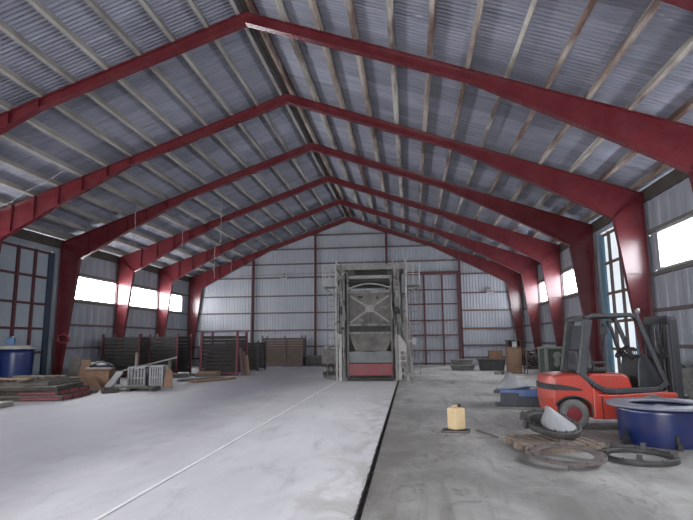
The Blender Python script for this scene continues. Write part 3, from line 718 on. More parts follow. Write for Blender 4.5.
mb = MB(); mb.box(-.42, .42, -.3, .3, .0, .62); mb.build('box_body', M['cardboard'], t, .01)
mb = MB(); mb.box(-.45, .45, -.33, .33, .62, .68); mb.build('lid', M['pinkbrown'], t, .01)
plank('pale whitish plank end resting on the wooden box', (-8.3, 19.4, .71), (-7.3, 19.55, .71), .18, .06, 'wood_pale')
plank('broad white board sloping down left of the white slatted crates', (-6.72, 19.1, .6), (-7.0, 18.75, .05), .55, .05, 'whitewire')
plank('short upright pale stake behind the scrap pile', (-7.6, 21.9, 0), (-7.6, 21.9, 1.25), .12, .08, 'wood_pale', 'stake', 'wooden_stake')
plank('dark timber baulk lying on the floor in front of the carton', (-6.2, 17.1, .06), (-5.9, 17.55, .06), .14, .12, 'wood_dark', 'timber', 'timber_baulk')
pallet('flat dark greenish pallet in front of the white slatted crates', (-5.75, 18.3, 0), R(8), 1.7, .9, .12, 'wood_dark', None, 7)
plank('thin pale board lying on the flat dark pallet', (-6.4, 18.15, .135), (-5.2, 18.4, .135), .2, .03, 'wood_grey')
def slat_crate(label, loc, rz, sx, sy, h):
    t = thing('slatted_crate', label, 'crate', loc, rz, 'white slatted crates on the left')
    for x in (-sx/2, sx/2):
        for y in (-sy/2, sy/2):
            mb = MB(); mb.box(x - .035, x + .035, y - .035, y + .035, 0, h); mb.build('corner_post', M['whitewire'], t, .004)
    n = 5
    for i in range(1, n):
        x = -sx/2 + sx*i/n
        mb = MB(); mb.box(x - .025, x + .025, -sy/2 - .02, -sy/2 + .01, .05, h - .03); mb.build('slat', M['whitewire'], t)
    for i in range(1, 4):
        y = -sy/2 + sy*i/4
        for xx in (-sx/2, sx/2):
            mb = MB(); mb.box(xx - .012, xx + .012, y - .025, y + .025, .05, h - .03); mb.build('slat', M['whitewire'], t)
    for z in (.06, h*.45, h - .03):
        mb = MB(); mb.box(-sx/2, sx/2, -sy/2 - .03, -sy/2 + .03, z - .03, z + .03); mb.box(-sx/2, sx/2, sy/2 - .03, sy/2 + .03, z - .03, z + .03)
        mb.box(-sx/2 - .02, -sx/2 + .02, -sy/2, sy/2, z - .03, z + .03); mb.box(sx/2 - .02, sx/2 + .02, -sy/2, sy/2, z - .03, z + .03); mb.build('rail', M['whitewire'], t)
    mb = MB(); mb.box(-sx/2 + .05, sx/2 - .05, -sy/2 + .05, sy/2 - .05, .03, h*.8); mb.build('contents', M['grey_debris'], t, .05)
slat_crate('white slatted crate nearer the scrap pile, left of the pair', (-6.27, 19.75, 0), R(6), .60, .7, .76)
slat_crate('white slatted crate on the right of the pair', (-5.57, 19.85, 0), R(12), .44, .7, .80)
mb = MB(); mb.prism([(-.18,0),(.17,0),(.1,.6),(-.05,.74),(-.12,.6)], lambda p, y: (p[0], y, p[1]), -.02, .02); o = mb.build('cardboard_sheet', M['cardboard']); place(o, (-5.02, 19.55, 0), R(15), R(-12))
tag(o, 'torn tan cardboard leaning upright against the right white slatted crate', 'cardboard')
plank('long pale pole slanting over the white crates to the red post', (-8.3, 21.0, .40), (-5.5, 21.3, 1.06), .1, .06, 'mach_light', 'pole', 'long_pole')
plank('trestle post holding up the far end of the slanting pole', (-5.8, 21.27, 0), (-5.8, 21.27, .93), .1, .1, 'wood_grey', 'post', 'trestle_post')
plank('low trestle post under the near end of the slanting pole', (-7.9, 21.04, 0), (-7.9, 21.04, .43), .1, .1, 'wood_grey', 'post', 'trestle_post')
plank('brown plank lying on the floor right of the slatted crates', (-5.0, 21.6, .05), (-3.9, 23.8, .05), .3, .08, 'wood')
plank('second plank lying on the floor beside the timber bundle', (-5.8, 22.2, .05), (-4.6, 24.2, .05), .28, .08, 'wood_grey')
plank('wire-tied grey battens on the floor before the second crate', (-7.6, 24.4, .1), (-6.5, 24.7, .1), .4, .2, 'grey_debris', 'battens', 'batten_bundle')
# red hose hanging on the left column
mb = MB(); mb.path([(-11.2, 21.78, 1.75), (-11.2, 21.72, 2.0), (-10.9, 21.72, 2.05), (-10.7, 21.72, 1.95), (-10.7, 21.75, 1.78), (-10.9, 21.75, 1.7), (-11.1, 21.76, 1.72)], .05, 8); o = mb.build('red_hose', M['pinkred']); tag(o, 'coiled red hose hanging on the dark left column', 'hose')

# ------------------------------------------------------------------ forklift
def forklift():
    t = thing('forklift', 'orange-red forklift truck with a dusty black cab frame, facing right', 'forklift', (7.116, 10.64, 0), R(3))
    F = lambda p, w: (p[0], w, p[1])
    P = lambda n, mb, m, bev=.006, par=None, lab=None, seg=2: mb.build(n, M[m], par or t, bev, lab, False, seg)
    cw = [(-.40,.30),(-.50,.34),(-.57,.58),(-.56,.80),(-.53,.93),(-.47,.99),(-.1,1.02),(.21,1.035),(.25,.99),(.40,.80),(.40,.20),(.372,.24),(.352,.457),(.28,.54),(.17,.60),(.033,.62),(-.11,.60),(-.23,.54),(-.31,.46),(-.36,.37)]
    WS = [0, .03, .09, .2, .34, .52, .70, .84, .95, 1.01, 1.04]
    def rear(w): q = abs((w - .52) / .52); return .06 * q**2 + .05 * q**6
    def bend(p, w):
        k = min(1, max(0, (-.28 - p[0]) / .26)); inset = max(0, 1 - min(w, 1.04 - w) / .09)
        zz = p[1] - (.035 * inset**2 * (1 if p[1] > .7 else 0))
        return (p[0] + .15 * k + rear(w) * k, w, zz)
    b = MB(); n = len(cw); vs = [bend(p, w) for w in WS for p in cw]
    fs = [tuple(range(n))[::-1], tuple(n*(len(WS)-1) + i for i in range(n))]
    b.add(vs, fs); b.sm = [False] * len(b.f)
    for j in range(len(WS) - 1):
        for i in range(n): b.f.append((j*n+i, j*n+(i+1)%n, (j+1)*n+(i+1)%n, (j+1)*n+i)); b.sm.append(False)
    c = P('counterweight', b, 'lift_red', .03, None, None, 3)
    # dark grille slot wrapping from the right flank round the back
    slot = [(.19,-.006,.735),(.0,-.006,.765),(-.2,-.006,.785)] + [bend((-.565,0), w)[:2] + (.79,) for w in (.0,.03,.09,.2,.34,.52,.70,.84,.95,1.03)]
    hh_ = [.014,.035,.05] + [.055]*10
    gv = []; 
    for (u, w, z), q in zip(slot, hh_):
        o = .012; uo = u - (o if u < -.25 else 0)
        gv += [(uo, w - (o if w < .1 else 0), z - q), (uo, w - (o if w < .1 else 0), z + q), (u + .05, w + .03, z + q), (u + .05, w + .03, z - q)]
    g = MB(); m_ = len(slot)
    g.add(gv, [(4*i+k, 4*i+(k+1)%4, 4*i+4+(k+1)%4, 4*i+4+k) for i in range(m_-1) for k in range(4)] + [(0,1,2,3), (4*m_-4,4*m_-3,4*m_-2,4*m_-1)])
    P('grille', g, 'lift_black', 0, c)
    s = MB(); s.path([(u - (.02 if u < -.25 else 0), w - (.02 if w < .1 else 0), z + .01) for u, w, z in slot[2:8]], .006, 6); P('grille_slat', s, 'lift_grey', 0, c)
    s = MB(); s.path([(u - (.02 if u < -.25 else 0), w - (.02 if w < .1 else 0), z - .015) for u, w, z in slot[2:8]], .006, 6); P('grille_slat', s, 'lift_grey', 0, c)
    ax = MB(); ax.box(-.3, .36, .3, .82, .16, .62); P('axle_housing', ax, 'lift_black')
    ch = [(.40,.20),(.40,.80),(.52,.66),(.83,.645),(1.6,.70),(1.93,.68),(1.95,.60),(1.86,.56),(1.84,.44),(1.76,.34),(1.2,.34),(1.13,.2)]
    b = MB(); b.prism(ch, F, .01, 1.03); P('chassis', b, 'lift_red', .025)
    b = MB(); b.box(.55, .57, -.002, .01, .2, .62); P('panel_seam', b, 'lift_black', 0)
    b = MB(); b.prism([(.30,.62),(.42,1.0),(.5,1.03),(1.05,1.02),(1.16,.98),(1.26,.62)], F, .2, .92); P('engine_hood', b, 'lift_red', .04)
    # arch lip
    b = MB(); arc = [(.362,-.005,.26),(.352,-.005,.457),(.28,-.005,.54),(.17,-.005,.60),(.033,-.005,.62),(-.11,-.005,.60),(-.23,-.005,.54),(-.31,-.005,.46)]
    b.path(arc, .018); P('arch_lip', b, 'lift_black', 0, c)
    # overhead guard, near and far side
    for w, s in ((.05, 1), (.99, -1)):
        bp = MB(); bp.bar((.225,w,1.02), (.405,w,2.06), .1, .17, up=(1,0,0)); P('rear_pillar', bp, 'lift_grey', .02)
        rb = MB()
        for a, q in (((.36,w,2.08),(.5,w,2.13)), ((.5,w,2.13),(1.22,w,2.135)), ((1.22,w,2.135),(1.31,w,2.09)), ((1.31,w,2.09),(1.37,w,1.99))): rb.bar(a, q, .09, .075)
        P('roof_rail', rb, 'lift_grey', .012)
        a_ = MB(); a_.bar((1.345,w,2.04), (1.76,w,.85), .07, .085, up=(1,0,0)); P('front_pillar', a_, 'lift_grey', .015)
        lo = MB()
        for a, q in (((.18,w,1.05),(.42,w,.85)), ((.42,w,.85),(.62,w,.725)), ((.60,w,.73),(.84,w,.705)), ((.83,w,.705),(1.6,w,.745)), ((1.6,w,.745),(1.78,w,.87))): lo.bar(a, q, .11, .1)
        P('sill_frame', lo, 'lift_grey', .02)
    for u in (.48, .62, .76, .9, 1.04, 1.18, 1.3):
        b = MB(); b.box(u - .02, u + .02, .08, .96, 2.1, 2.14); P('roof_bar', b, 'lift_grey', .005)
    b = MB(); b.box(.33, .40, .08, .96, 2.03, 2.1); P('cross_member', b, 'lift_grey')
    b = MB(); b.prism([(.26,1.08),(.40,1.95),(.42,1.95),(.29,1.08)], F, .14, .92); P('rear_screen', b, 'screen', 0)
    # cab
    st = MB(); st.box(.42, .82, .32, .82, 1.03, 1.13); se = P('seat', st, 'lift_black', .04)
    b = MB(); b.obox((.32, .57, 1.27), (.12, .48, .42), (0, R(-10), 0)); P('seat_back', b, 'lift_grey', .04, se)
    b = MB(); b.box(.5, .78, .24, .3, 1.2, 1.25); b.box(.52, .56, .24, .3, 1.05, 1.2); P('armrest', b, 'lift_black', .015, se)
    b = MB(); b.prism([(1.36,.66),(1.38,1.15),(1.42,1.33),(1.54,1.38),(1.68,1.2),(1.86,.9),(1.86,.66)], F, .3, 1.04); P('dashboard', b, 'lift_dark', .03)
    b = MB(); b.tube((1.42,.55,1.28), (1.24,.55,1.42), .03); sc = P('steering_column', b, 'lift_black', 0)
    b = MB(); q = Matrix.Translation((1.23,.55,1.43)) @ Matrix.Rotation(R(-42), 4, 'Y')
    ring = [q @ Vector((.16*math.cos(2*math.pi*i/20), .16*math.sin(2*math.pi*i/20), 0)) for i in range(20)]
    b.path(ring, .017, 6, True)
    for a in (0, 2.1, 4.2): b.tube(q @ Vector((0,0,0)), q @ Vector((.16*math.cos(a), .16*math.sin(a), 0)), .012, 6)
    P('steering_wheel', b, 'lift_black', 0, sc)
    for w in (.34, .42, .5):
        b = MB(); b.tube((1.42, w, 1.3), (1.36, w, 1.5), .009, 6); b.blob((1.36, w, 1.5), (.022,.022,.022), 1, 8, 5, 0); P('lever', b, 'lift_black', 0)
    b = MB(); b.path([(1.15,.98,2.05),(1.22,.95,1.9),(1.3,.95,1.55),(1.42,.95,1.3)], .035); P('hose_bundle', b, 'lift_black', 0)
    b = MB(); b.box(1.04,1.1,.98,1.0,1.75,2.0); b.box(1.0,1.14,.96,.975,1.78,1.95); P('mirror', b, 'lift_dark', .01)
    # mast
    for w in (.12, 1.0):
        b = MB(); b.box(1.94, 2.08, w - .05, w + .05, .08, 2.05); m = P('mast_upright', b, 'lift_dark', .01)
        b = MB(); b.box(1.97, 2.09, (w + .06 if w < .5 else w - .13), (w + .13 if w < .5 else w - .06), .12, 2.12); P('inner_upright', b, 'lift_grey', .008, m)
        b = MB(); b.box(1.89, 1.95, w - .03, w + .03, .6, 1.95); P('mast_rib', b, 'lift_grey', .006, m)
    for z0, z1, m in ((1.96, 2.12, 'lift_grey'), (1.3, 1.4, 'lift_dark'), (.55, .68, 'lift_dark')):
        b = MB(); b.box(1.92, 2.02, .1, 1.02, z0, z1); P('mast_crossbeam', b, m, .015)
    for w in (.34, .78):
        b = MB(); b.tube((2.0, w, .1), (2.0, w, 1.35), .045, 12); hc = P('lift_cylinder', b, 'lift_dark', 0)
        b = MB(); b.tube((2.0, w, 1.35), (2.0, w, 1.98), .025, 10); P('piston_rod', b, 'steel', 0, hc)
    for w in (.5, .62):
        b = MB(); b.box(2.02, 2.04, w - .02, w + .02, .5, 2.0); P('lift_chain', b, 'lift_grey', 0)
    b = MB(); b.path([(1.9,.3,1.9),(1.86,.36,1.3),(1.9,.42,.9),(1.96,.44,1.6),(1.98,.5,1.98)], .018); P('mast_hose', b, 'lift_black', 0)
    b = MB(); b.path([(2.08,.56,2.1),(2.14,.5,1.6),(2.14,.45,1.0),(2.2,.4,.72)], .02); P('mast_hose', b, 'lift_black', 0)
    b = MB()
    for i in range(9): b.box(1.905, 1.915, .2 + .09*i, .215 + .09*i, 1.4, 1.96)
    for z in (1.5, 1.65, 1.8): b.box(1.905, 1.915, .17, .95, z, z + .012)
    P('mast_guard_mesh', b, 'lift_dark', 0)
    b = MB(); b.box(2.1, 2.17, .08, 1.04, .18, .62); ca = P('fork_carriage', b, 'lift_dark', .01)
    for w in (.22, .9):
        b = MB(); b.box(2.17, 2.22, w - .06, w + .06, .03, .62); b.box(2.17, 3.1, w - .06, w + .06, .03, .075); P('fork', b, 'lift_dark', .006, ca)
    b = MB(); b.tube((1.36,.05,2.1),(1.36,.05,2.2),.012); b.blob((1.36,.05,2.2),(.05,.05,.06),3,10,6,0); P('work_lamp', b, 'glass_dark', 0)
    # wheels
    def wheel(u, w0, w1, r, name, out):
        Mx = Matrix.Translation((u, 0, r)) @ Matrix.Rotation(R(-90), 4, 'X')
        # local z -> +w
        pr = [(r*.5, w0 + .01), (r*.86, w0), (r*.96, w0 + .02), (r, w0 + .05), (r, w1 - .05), (r*.96, w1 - .02), (r*.86, w1), (r*.5, w1 - .01)]
        b = MB(); b.lathe(pr, 40, Mx, True, True); ty = P(name, b, 'tyre', 0)
        a = w0 if out < 0 else w1; k = 1 if out < 0 else -1
        b = MB(); b.lathe([(r*.52, a + k*.015), (r*.48, a + k*.03), (r*.43, a + k*.06), (r*.26, a + k*.05), (r*.2, a + k*.02), (0, a + k*.02)], 28, Mx); b.lathe([(r*.51, w0 + .02), (r*.51, w1 - .02)], 28, Mx); rm = P('wheel_rim', b, 'rim_red', 0, ty)
        for i in range(6):
            an = i*math.pi/3; c0 = Mx @ Vector((r*.34*math.cos(an), r*.34*math.sin(an), a + k*.055)); c1 = Mx @ Vector((r*.34*math.cos(an), r*.34*math.sin(an), a + k*.02))
            b = MB(); b.tube(c0, c1, .015, 6); P('wheel_nut', b, 'lift_dark', 0, rm)
    wheel(.035, .0, .19, .285, 'rear_wheel', -1); wheel(.035, .84, 1.03, .285, 'rear_wheel', 1)
    wheel(1.48, -.02, .22, .33, 'front_wheel', -1); wheel(1.48, .9, 1.14, .33, 'front_wheel', 1)
forklift()

# ------------------------------------------------------------------ blue tub at the right edge
t = tub('blue steel tub with a grey flange in front of the forklift, right edge', (8.25, 9.63, 0), .83, .68, .66, .63, M['tub_rim'], M['tub_rust'], .50)
for a in (200, 262, 300, 335):
    mb = MB(); x, y = .72*math.cos(R(a)), .72*math.sin(R(a)); mb.obox((x, y, .05), (.16, .07, .1), (0, 0, R(a))); mb.obox((x*.99, y*.99, .13), (.05, .05, .16), (0, 0, R(a))); mb.build('foot', M['lift_black'], t, .006)

# ------------------------------------------------------------------ rings on the floor
def ring(label, loc, r0, r1, h, m, lugs, rot=(0,0,0), name='steel_ring'):
    t = thing(name, label, 'ring', loc, rot[2], 'bolted steel rings on the floor', rot[0], rot[1])
    mb = MB(); mb.lathe([(r0, 0), (r1, 0), (r1, h), (r0 + .02, h), (r0, h*.8)], 56, None, True, True); mb.build('ring_body', m, t, .004)
    for a, up, dn in lugs:
        c, s = math.cos(R(a)), math.sin(R(a)); rr = (r0 + r1)/2
        mb = MB(); mb.obox((rr*c, rr*s, (up - dn)/2 + h/2), (.05, .07, h + up + dn), (0, 0, R(a))); mb.build('lug', m, t, .005)
    for a in range(15, 360, 30):
        c, s = math.cos(R(a)), math.sin(R(a))
        mb = MB(); mb.tube(((r1 - .03)*c, (r1 - .03)*s, h), ((r1 - .03)*c, (r1 - .03)*s, h + .012), .012, 6); mb.build('bolt', M['lift_dark'], t)
    return t
ring('rusty flat ring tilted up on the pallet edge, nearest the camera', (6.24, 7.96, .095), .36, .52, .03, M['rust'], ((262, .0, .085), (80, .07, .0), (170, .02, .0)), (R(4), 0, 0))
ring('dark steel ring with upright lugs lying flat before the blue tub', (7.31, 8.27, 0), .42, .505, .07, M['dark_ring'], ((250, .07, 0), (330, .07, 0), (60, .08, 0), (115, .07, 0), (190, .05, 0)))

pl = pallet('worn wooden pallet under the grey funnel, in front of the forklift', (6.33, 9.06, 0), R(104), .95, 1.25, .12, 'pallet', None, 8)
t = thing('funnel', 'grey steel cone on a bolted dark ring, standing on the front pallet', 'funnel', (6.37, 9.24, .28), 0, 'grey cone funnels'); t.rotation_euler = (R(15), R(8), 0)
mb = MB(); mb.lathe([(.37, .0), (.45, .0), (.45, .09), (.36, .09), (.34, .05)], 40, None, True, True); mb.build('ring_base', M['dark_ring'], t, .004)
mb = MB(); mb.lathe([(.36, .02), (.36, .05), (.0, .05)], 30); mb.build('ring_floor', M['mach_dark'], t)
mb = MB(); n = 36; vs = [(.12 + .30*math.cos(2*math.pi*k/n), -.04 + .30*math.sin(2*math.pi*k/n), .055) for k in range(n)]
vs += [(-.12 + .025*math.cos(2*math.pi*k/n), -.1 + .025*math.sin(2*math.pi*k/n), .365) for k in range(n)]
mb.add(vs, [(k, (k+1) % n, n + (k+1) % n, n + k) for k in range(n)], True); mb.add(vs[n:], [tuple(range(n))]); mb.build('cone', M['funnel'], t)
mb = MB(); mb.tube((-.15, -.12, -.0), (-.15, -.12, .38), .02, 10); mb.build('spout_rod', M['funnel'], t)
for a in range(0, 360, 24):
    c, s_ = math.cos(R(a)), math.sin(R(a))
    mb = MB(); mb.tube((.41*c, .41*s_, -.02), (.41*c, .41*s_, .13), .014, 6); mb.build('bolt', M['dark_ring'], t)
for a in (160, 200, 60):
    mb = MB(); mb.obox((.46*math.cos(R(a)), .46*math.sin(R(a)), .05), (.07, .1, .13), (0, 0, R(a))); mb.build('clamp', M['dark_ring'], t, .01)
plank('thin dark rod lying on the floor left of the front pallet', (5.32, 10.5, .012), (5.6, 9.75, .012), .025, .02, 'rust', 'rod', 'steel_rod')

# ------------------------------------------------------------------ yellow jerrycan on a plate
t = thing('jerrycan', 'yellow plastic jerrycan standing on a dark plate on the open floor', 'jerrycan', (4.95, 10.42, .036), R(38))
mb = MB(); mb.box(-.13, .13, -.12, .12, 0, .40); mb.build('body', M['jerry'], t, .035, None, False, 3)
mb = MB(); mb.path([(-.1,0,.39),(-.09,0,.425),(.0,0,.43),(.03,0,.39)], .016); mb.build('handle', M['jerry'], t)
mb = MB(); mb.lathe([(0,0),(.03,0),(.03,.055),(0,.055)], 14, Matrix.Translation((.09,0,.40))); mb.build('cap', M['mach_dark'], t, 0, 'small dark cap')
mb = MB(); mb.box(-.006, .006, -.123, .123, .04, .36); mb.box(-.132, .132, -.006, .006, .04, .36); mb.build('mould_seam', M['jerry'], t)
t = thing('drip_plate', 'dark flat plate lying under the yellow jerrycan', 'plate', (4.95, 10.38, 0), R(-8))
mb = MB(); mb.box(-.27, .24, -.17, .2, 0, .018); mb.build('plate', M['dark_ring'], t, .004)
mb = MB(); mb.box(-.27, .24, -.17, -.14, .018, .033); mb.box(-.27, .24, .17, .2, .018, .033); mb.box(-.27, -.24, -.17, .2, .018, .033); mb.box(.21, .24, -.17, .2, .018, .033); mb.build('raised_edge', M['concrete'], t, .003)

# ------------------------------------------------------------------ blue mould block behind the forklift
t = thing('blue_mould', 'dark blue framed mould block on a slab, behind the forklift rear', 'mould', (6.95, 13.75, 0), R(-6))
mb = MB(); mb.box(-.74, .95, -.1, 1.05, 0, .05); mb.build('base_slab', M['concrete'], t, .01)
mb = MB(); mb.box(-.6, .9, .0, .95, .05, .40); mb.build('mould_body', M['box_dark'], t, .01)
for x in (-.6, -.25, .1, .45, .8):
    mb = MB(); mb.box(x - .03, x + .03, -.035, .0, .05, .42); mb.build('rib', M['box_dark'], t, .005)
mb = MB()
for y in (-.04, .95): mb.box(-.66, .95, y - .04, y + .04, .38, .46)
mb.box(-.66, -.58, -.04, .95, .38, .46); mb.box(.85, .93, -.04, .95, .38, .46); mb.build('top_frame', M['box_blue'], t, .008)
mb = MB(); mb.box(-.8, -.66, -.02, .1, .36, .44); mb.build('side_lug', M['dark_ring'], t, .005)
mb = MB(); mb.box(-.2, .4, -.09, -.05, .30, .44); mb.build('side_strip', M['box_blue'], t, .005)
for x in (.1, .35, .6):
    mb = MB(); mb.bar((x, .1, .48), (x + .22, .6, .48), .05, .05); mb.build('pale_strip', M['wood_pale'], t)
t = thing('funnel', 'grey steel cone resting on the blue mould block', 'funnel', (6.68, 14.3, .47), 0, 'grey cone funnels', 0, R(-8))
mb = MB(); mb.lathe([(.34, -.0), (.36, .01), (.36, .04), (.05, .36), (0, .37)], 40, Matrix.Translation((.0,0,0))); mb.build('cone', M['funnel'], t)
mb = MB(); mb.lathe([(.33,.0),(.40,.0),(.40,.025),(.33,.025)], 40, None, True, True); mb.build('rim', M['tub_rim'], t)

# ------------------------------------------------------------------ far right corner
t = thing('green_bin', 'dark green steel bin with pale rails behind the forklift', 'bin', (9.98, 24.4, 0), R(3))
mb = MB(); mb.box(.06, 1.5, .03, .07, .12, 1.25); mb.box(.06, 1.5, .95, .99, .12, 1.25); mb.box(.04, .08, .05, .97, .12, 1.25); mb.box(1.48, 1.52, .05, .97, .12, 1.25); mb.box(.06, 1.5, .05, .97, .12, .16); mb.build('bin_body', M['green'], t)
for x in (.04, 1.52):
    for y in (.03, .98):
        mb = MB(); mb.box(x - .07, x + .07, y - .05, y + .05, 0, 1.33); mb.build('corner_post', M['green_rail'], t, .008)
mb = MB(); mb.box(-.03, 1.6, -.02, .06, 1.25, 1.33); mb.box(-.03, 1.6, .94, 1.02, 1.25, 1.33); mb.build('top_rail', M['green_rail'], t, .008)
for x in (.4, .75, 1.1):
    mb = MB(); mb.box(x - .025, x + .025, 0, .035, .12, 1.25); mb.build('rib', M['green'], t, .004)
mb = MB(); mb.prism([(.33,.55),(.5,.45),(.62,.62),(.58,.85),(.72,.98),(.60,1.12),(.4,1.1),(.3,.95),(.4,.78)], lambda p, y: (p[0], y, p[1]), -.005, .0); mb.build('paint_splash', M['green_rail'], t, 0, 'pale paint splash')
t = thing('wooden_cabinet', 'tall raw wood cabinet with a dark open top in the far right corner', 'cabinet', (9.22, 27.6, 0), R(4))
mb = MB(); mb.box(-.32, -.27, -.3, .3, 0, 1.26); mb.box(.27, .32, -.3, .3, 0, 1.26); mb.box(-.27, .27, -.28, .3, 0, 1.22); mb.build('carcass', M['wood'], t, .006)
mb = MB(); mb.box(-.33, .33, -.3, .3, 1.26, 1.31); mb.build('shelf', M['wood'], t, .004)
mb = MB(); mb.box(-.3, -.27, -.28, .28, 1.31, 1.6); mb.box(.27, .3, -.28, .28, 1.31, 1.6); mb.box(-.27, .27, .24, .28, 1.31, 1.6); mb.box(-.33, .33, -.3, .3, 1.6, 1.64); mb.build('open_top_box', M['wood_dark'], t, .004)
mb = MB(); mb.box(-.1, .13, -.2, -.18, 1.31, 1.57); o = mb.build('paper_sheet', M['white'], t, 0, 'white sheet propped inside the open top')
t = thing('tube_trolley', 'grey tube trolley with open shelves right of the wooden cabinet', 'trolley', (10.12, 27.3, 0), R(2))
for x in (-.42, .5):
    for y in (-.3, .3):
        mb = MB(); mb.tube((x, y, 0), (x, y, 1.25), .03); mb.build('upright', M['wood_grey'], t)
for z in (.25, .85, 1.22):
    mb = MB(); mb.tube((-.42,-.3,z), (.5,-.3,z), .025); mb.tube((-.42,.3,z), (.5,.3,z), .025); mb.tube((-.42,-.3,z), (-.42,.3,z), .025); mb.tube((.5,-.3,z), (.5,.3,z), .025); mb.build('rail', M['wood_grey'], t)
mb = MB(); mb.box(-.42, .5, -.3, .3, .27, .3); mb.build('shelf', M['wood_dark'], t)
mb = MB(); rnd = random.Random(5)
for i in range(46):
    x, y, z = rnd.uniform(-.33, .38), rnd.uniform(-.26, .2), rnd.uniform(.34, 1.12)
    mb.tube((x, y - .22, z), (x + rnd.uniform(-.06,.06), y + .3, z + rnd.uniform(-.03,.03)), rnd.uniform(.03,.06), 7)
o = mb.build('firewood', M['bark']); o['kind'] = 'stuff'; o['label'] = 'heap of short brown firewood stacked on a tube trolley'; o['category'] = 'firewood'; o.location = (10.12, 27.3, 0); o.rotation_euler = (0,0,R(2))
t = pallet('small pale pallet lying at the foot of the wooden cabinet', (8.55, 26.85, 0), R(5), .75, .6, .13, 'wood_pale', None, 4)
plank('pale board lying loose on the small pallet by the cabinet', (8.25, 26.8, .15), (8.75, 26.9, .155), .2, .03, 'wood_pale')
t = thing('black_trough', 'black oblong trough at the end wall beneath the carton', 'trough', (8.55, 30.4, 0), R(-3))
f = lambda p, y: (p[0], y, p[1])
mb = MB(); mb.prism([(-.65,.0),(.6,.0),(.68,.55),(-.75,.55),(-.72,.45)], f, -.4, .4); mb.build('trough_body', M['tank'], t, .03)
mb = MB(); mb.box(-.8, .72, -.45, .45, .55, .61); mb.build('rim', M['tank_grey'], t, .01)
carton('plain brown carton standing on the black trough', (8.75, 30.4, .615), R(-4), (.72, .6, .42))
for i, (z, l) in enumerate(((0, 'lower of two stacked grey oval tubs by the end wall gate'), (.31, 'upper of two stacked grey oval tubs by the end wall gate'))):
    t = thing('oval_tub', l, 'tub', (6.95 - .06*i, 30.3, z), R(2), 'stacked grey oval tubs')
    S = Matrix.Diagonal((1.45 - .1*i, .9, 1, 1))
    mb = MB(); mb.lathe([(.40, 0), (.47, .27), (.44, .27), (.38, .03), (0, .03)], 36, S); mb.build('tub_body', M['tank_grey'], t)
    mb = MB(); mb.lathe([(.44, .26), (.51, .26), (.51, .30), (.44, .30)], 36, S, True, True); mb.build('rim', M['mach_light'], t)
# pile behind the mast at the right wall
for i, (x, y, r, l) in enumerate(((10.9, 14.1, (.5,.5,.5), 'grey rubble sack at the right wall behind the mast'), (11.0, 15.5, (.5,.55,.6), 'second grey rubble sack farther along the right wall'))):
    mb = MB(); mb.blob((0,0,r[2]*.92), r, 31 + i, 16, 10, .09); o = mb.build('rubble_sack', M['grey_debris']); o.location = (x, y, 0); tag(o, l, 'sack', 'sacks at the right wall')

# floodlights on the end wall
for x, z, l in ((-4.64, 6.16, 'small white floodlight on the end wall left of the machine'), (9.5, 4.9, 'small white floodlight on the end wall at the right')):
    t = thing('floodlight', l, 'lamp', (x, Y1 - .2, z), 0, 'end wall floodlights')
    mb = MB(); mb.box(-.2, .2, -.2, -.04, -.14, .08); mb.build('lamp_housing', M['white'], t, .02)
    mb = MB(); mb.box(-.17, .17, -.215, -.2, -.11, .05); mb.build('lens', M['glass_dark'], t)
    mb = MB(); mb.box(-.03, .03, -.12, .1, .06, .26); mb.build('bracket', M['mach_mid'], t)
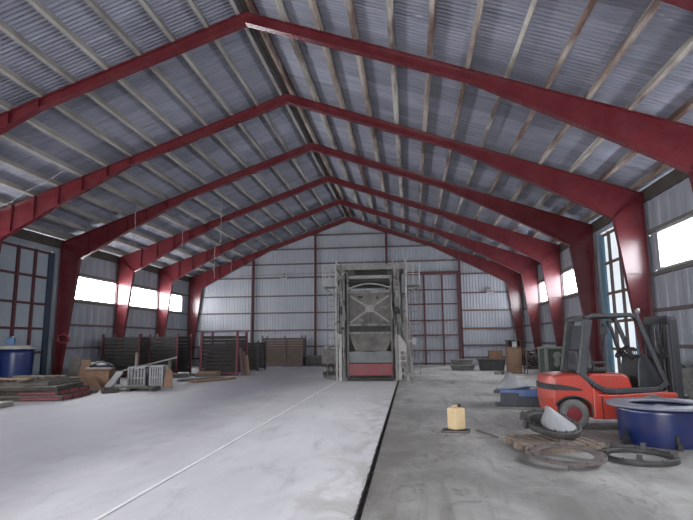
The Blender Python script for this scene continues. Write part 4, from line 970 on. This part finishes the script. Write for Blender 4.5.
# hanging ropes below the left roof slope
def roof_z(x): return top(x) + .02
for x, y, L_, l in ((-7.55, 21.1, 2.0, 'pale rope hanging from the roof, leftmost of the hanging ropes'),
                    (-7.52, 25.84, 1.5, 'pale rope hanging from the roof, second from the left'),
                    (-4.86, 24.2, 2.15, 'pale rope hanging from high on the left roof slope, longest in view'),
                    (-7.65, 30.8, 2.1, 'pale rope hanging from the roof just left of the longest one'),
                    (-8.02, 35.0, 1.1, 'short pale rope hanging near the end wall')):
    z = roof_z(x); pts = [(0, 0, 0)] + [(.03*math.sin(i*1.7), .02*math.cos(i*2.3), -L_*i/9) for i in range(1, 10)]
    mb = MB(); mb.path(pts, .011, 6)
    for i in (2, 4, 6, 7, 9): mb.blob(pts[i], (.022,.022,.05), i, 8, 5, .1)
    o = mb.build('hanging_rope', M['rope']); o.location = (x, y, z); tag(o, l, 'rope', 'ropes hanging from the roof')
pts = [(-10.5, 17.0, 6.6), (-9.9, 16.85, 6.72), (-9.34, 16.7, 7.0), (-8.5, 16.6, 7.28), (-7.66, 16.45, 7.66)]
mb = MB(); mb.path([Vector(p) - Vector(pts[-1]) for p in pts], .012, 6); o = mb.build('roof_cable', M['rope']); o.location = pts[-1]; tag(o, 'pale cable slung under the left roof slope', 'cable')

# ------------------------------------------------------------------ lights
w = bpy.data.worlds.new('world'); bpy.context.scene.world = w; w.use_nodes = True
bg = w.node_tree.nodes['Background']; bg.inputs[0].default_value = (.93,.96,1,1); bg.inputs[1].default_value = 2.5
def area(name, loc, rot, sx, sy, e, col):
    l = bpy.data.lights.new(name, 'AREA'); l.shape = 'RECTANGLE'; l.size = sx; l.size_y = sy; l.energy = e; l.color = col
    o = bpy.data.objects.new(name, l); C.objects.link(o); o.location = loc; o.rotation_euler = rot; return o
area('gateway_daylight', ((GW0+GW1)/2, Y0 + .1, GH/2), (R(90), 0, 0), GW1-GW0-.2, GH-.2, 800, (.97,.98,1))

# ------------------------------------------------------------------ camera
cd = bpy.data.cameras.new('camera'); cam = bpy.data.objects.new('camera', cd); C.objects.link(cam)
Fw = Vector((-.1166, .9818, .15)); Rt = Vector((.9928, .1192, -.0086)); Up = Vector((.0264, -.1479, .9887))
m = Matrix.Identity(4)
for i in range(3): m[i][0] = Rt[i]; m[i][1] = Up[i]; m[i][2] = -Fw[i]
m.translation = Vector((4.1403, 0, 1.7))
cam.matrix_world = m
cd.sensor_width = 36; cd.sensor_fit = 'HORIZONTAL'; cd.lens = 528.55 / 693 * 36; cd.clip_end = 300
sc = bpy.context.scene; sc.camera = cam
sc.view_settings.view_transform = 'Standard'; sc.view_settings.look = 'None'; sc.view_settings.gamma = 1
sc.view_settings.exposure = 1.3
sc.cycles.max_bounces = 10; sc.cycles.diffuse_bounces = 6
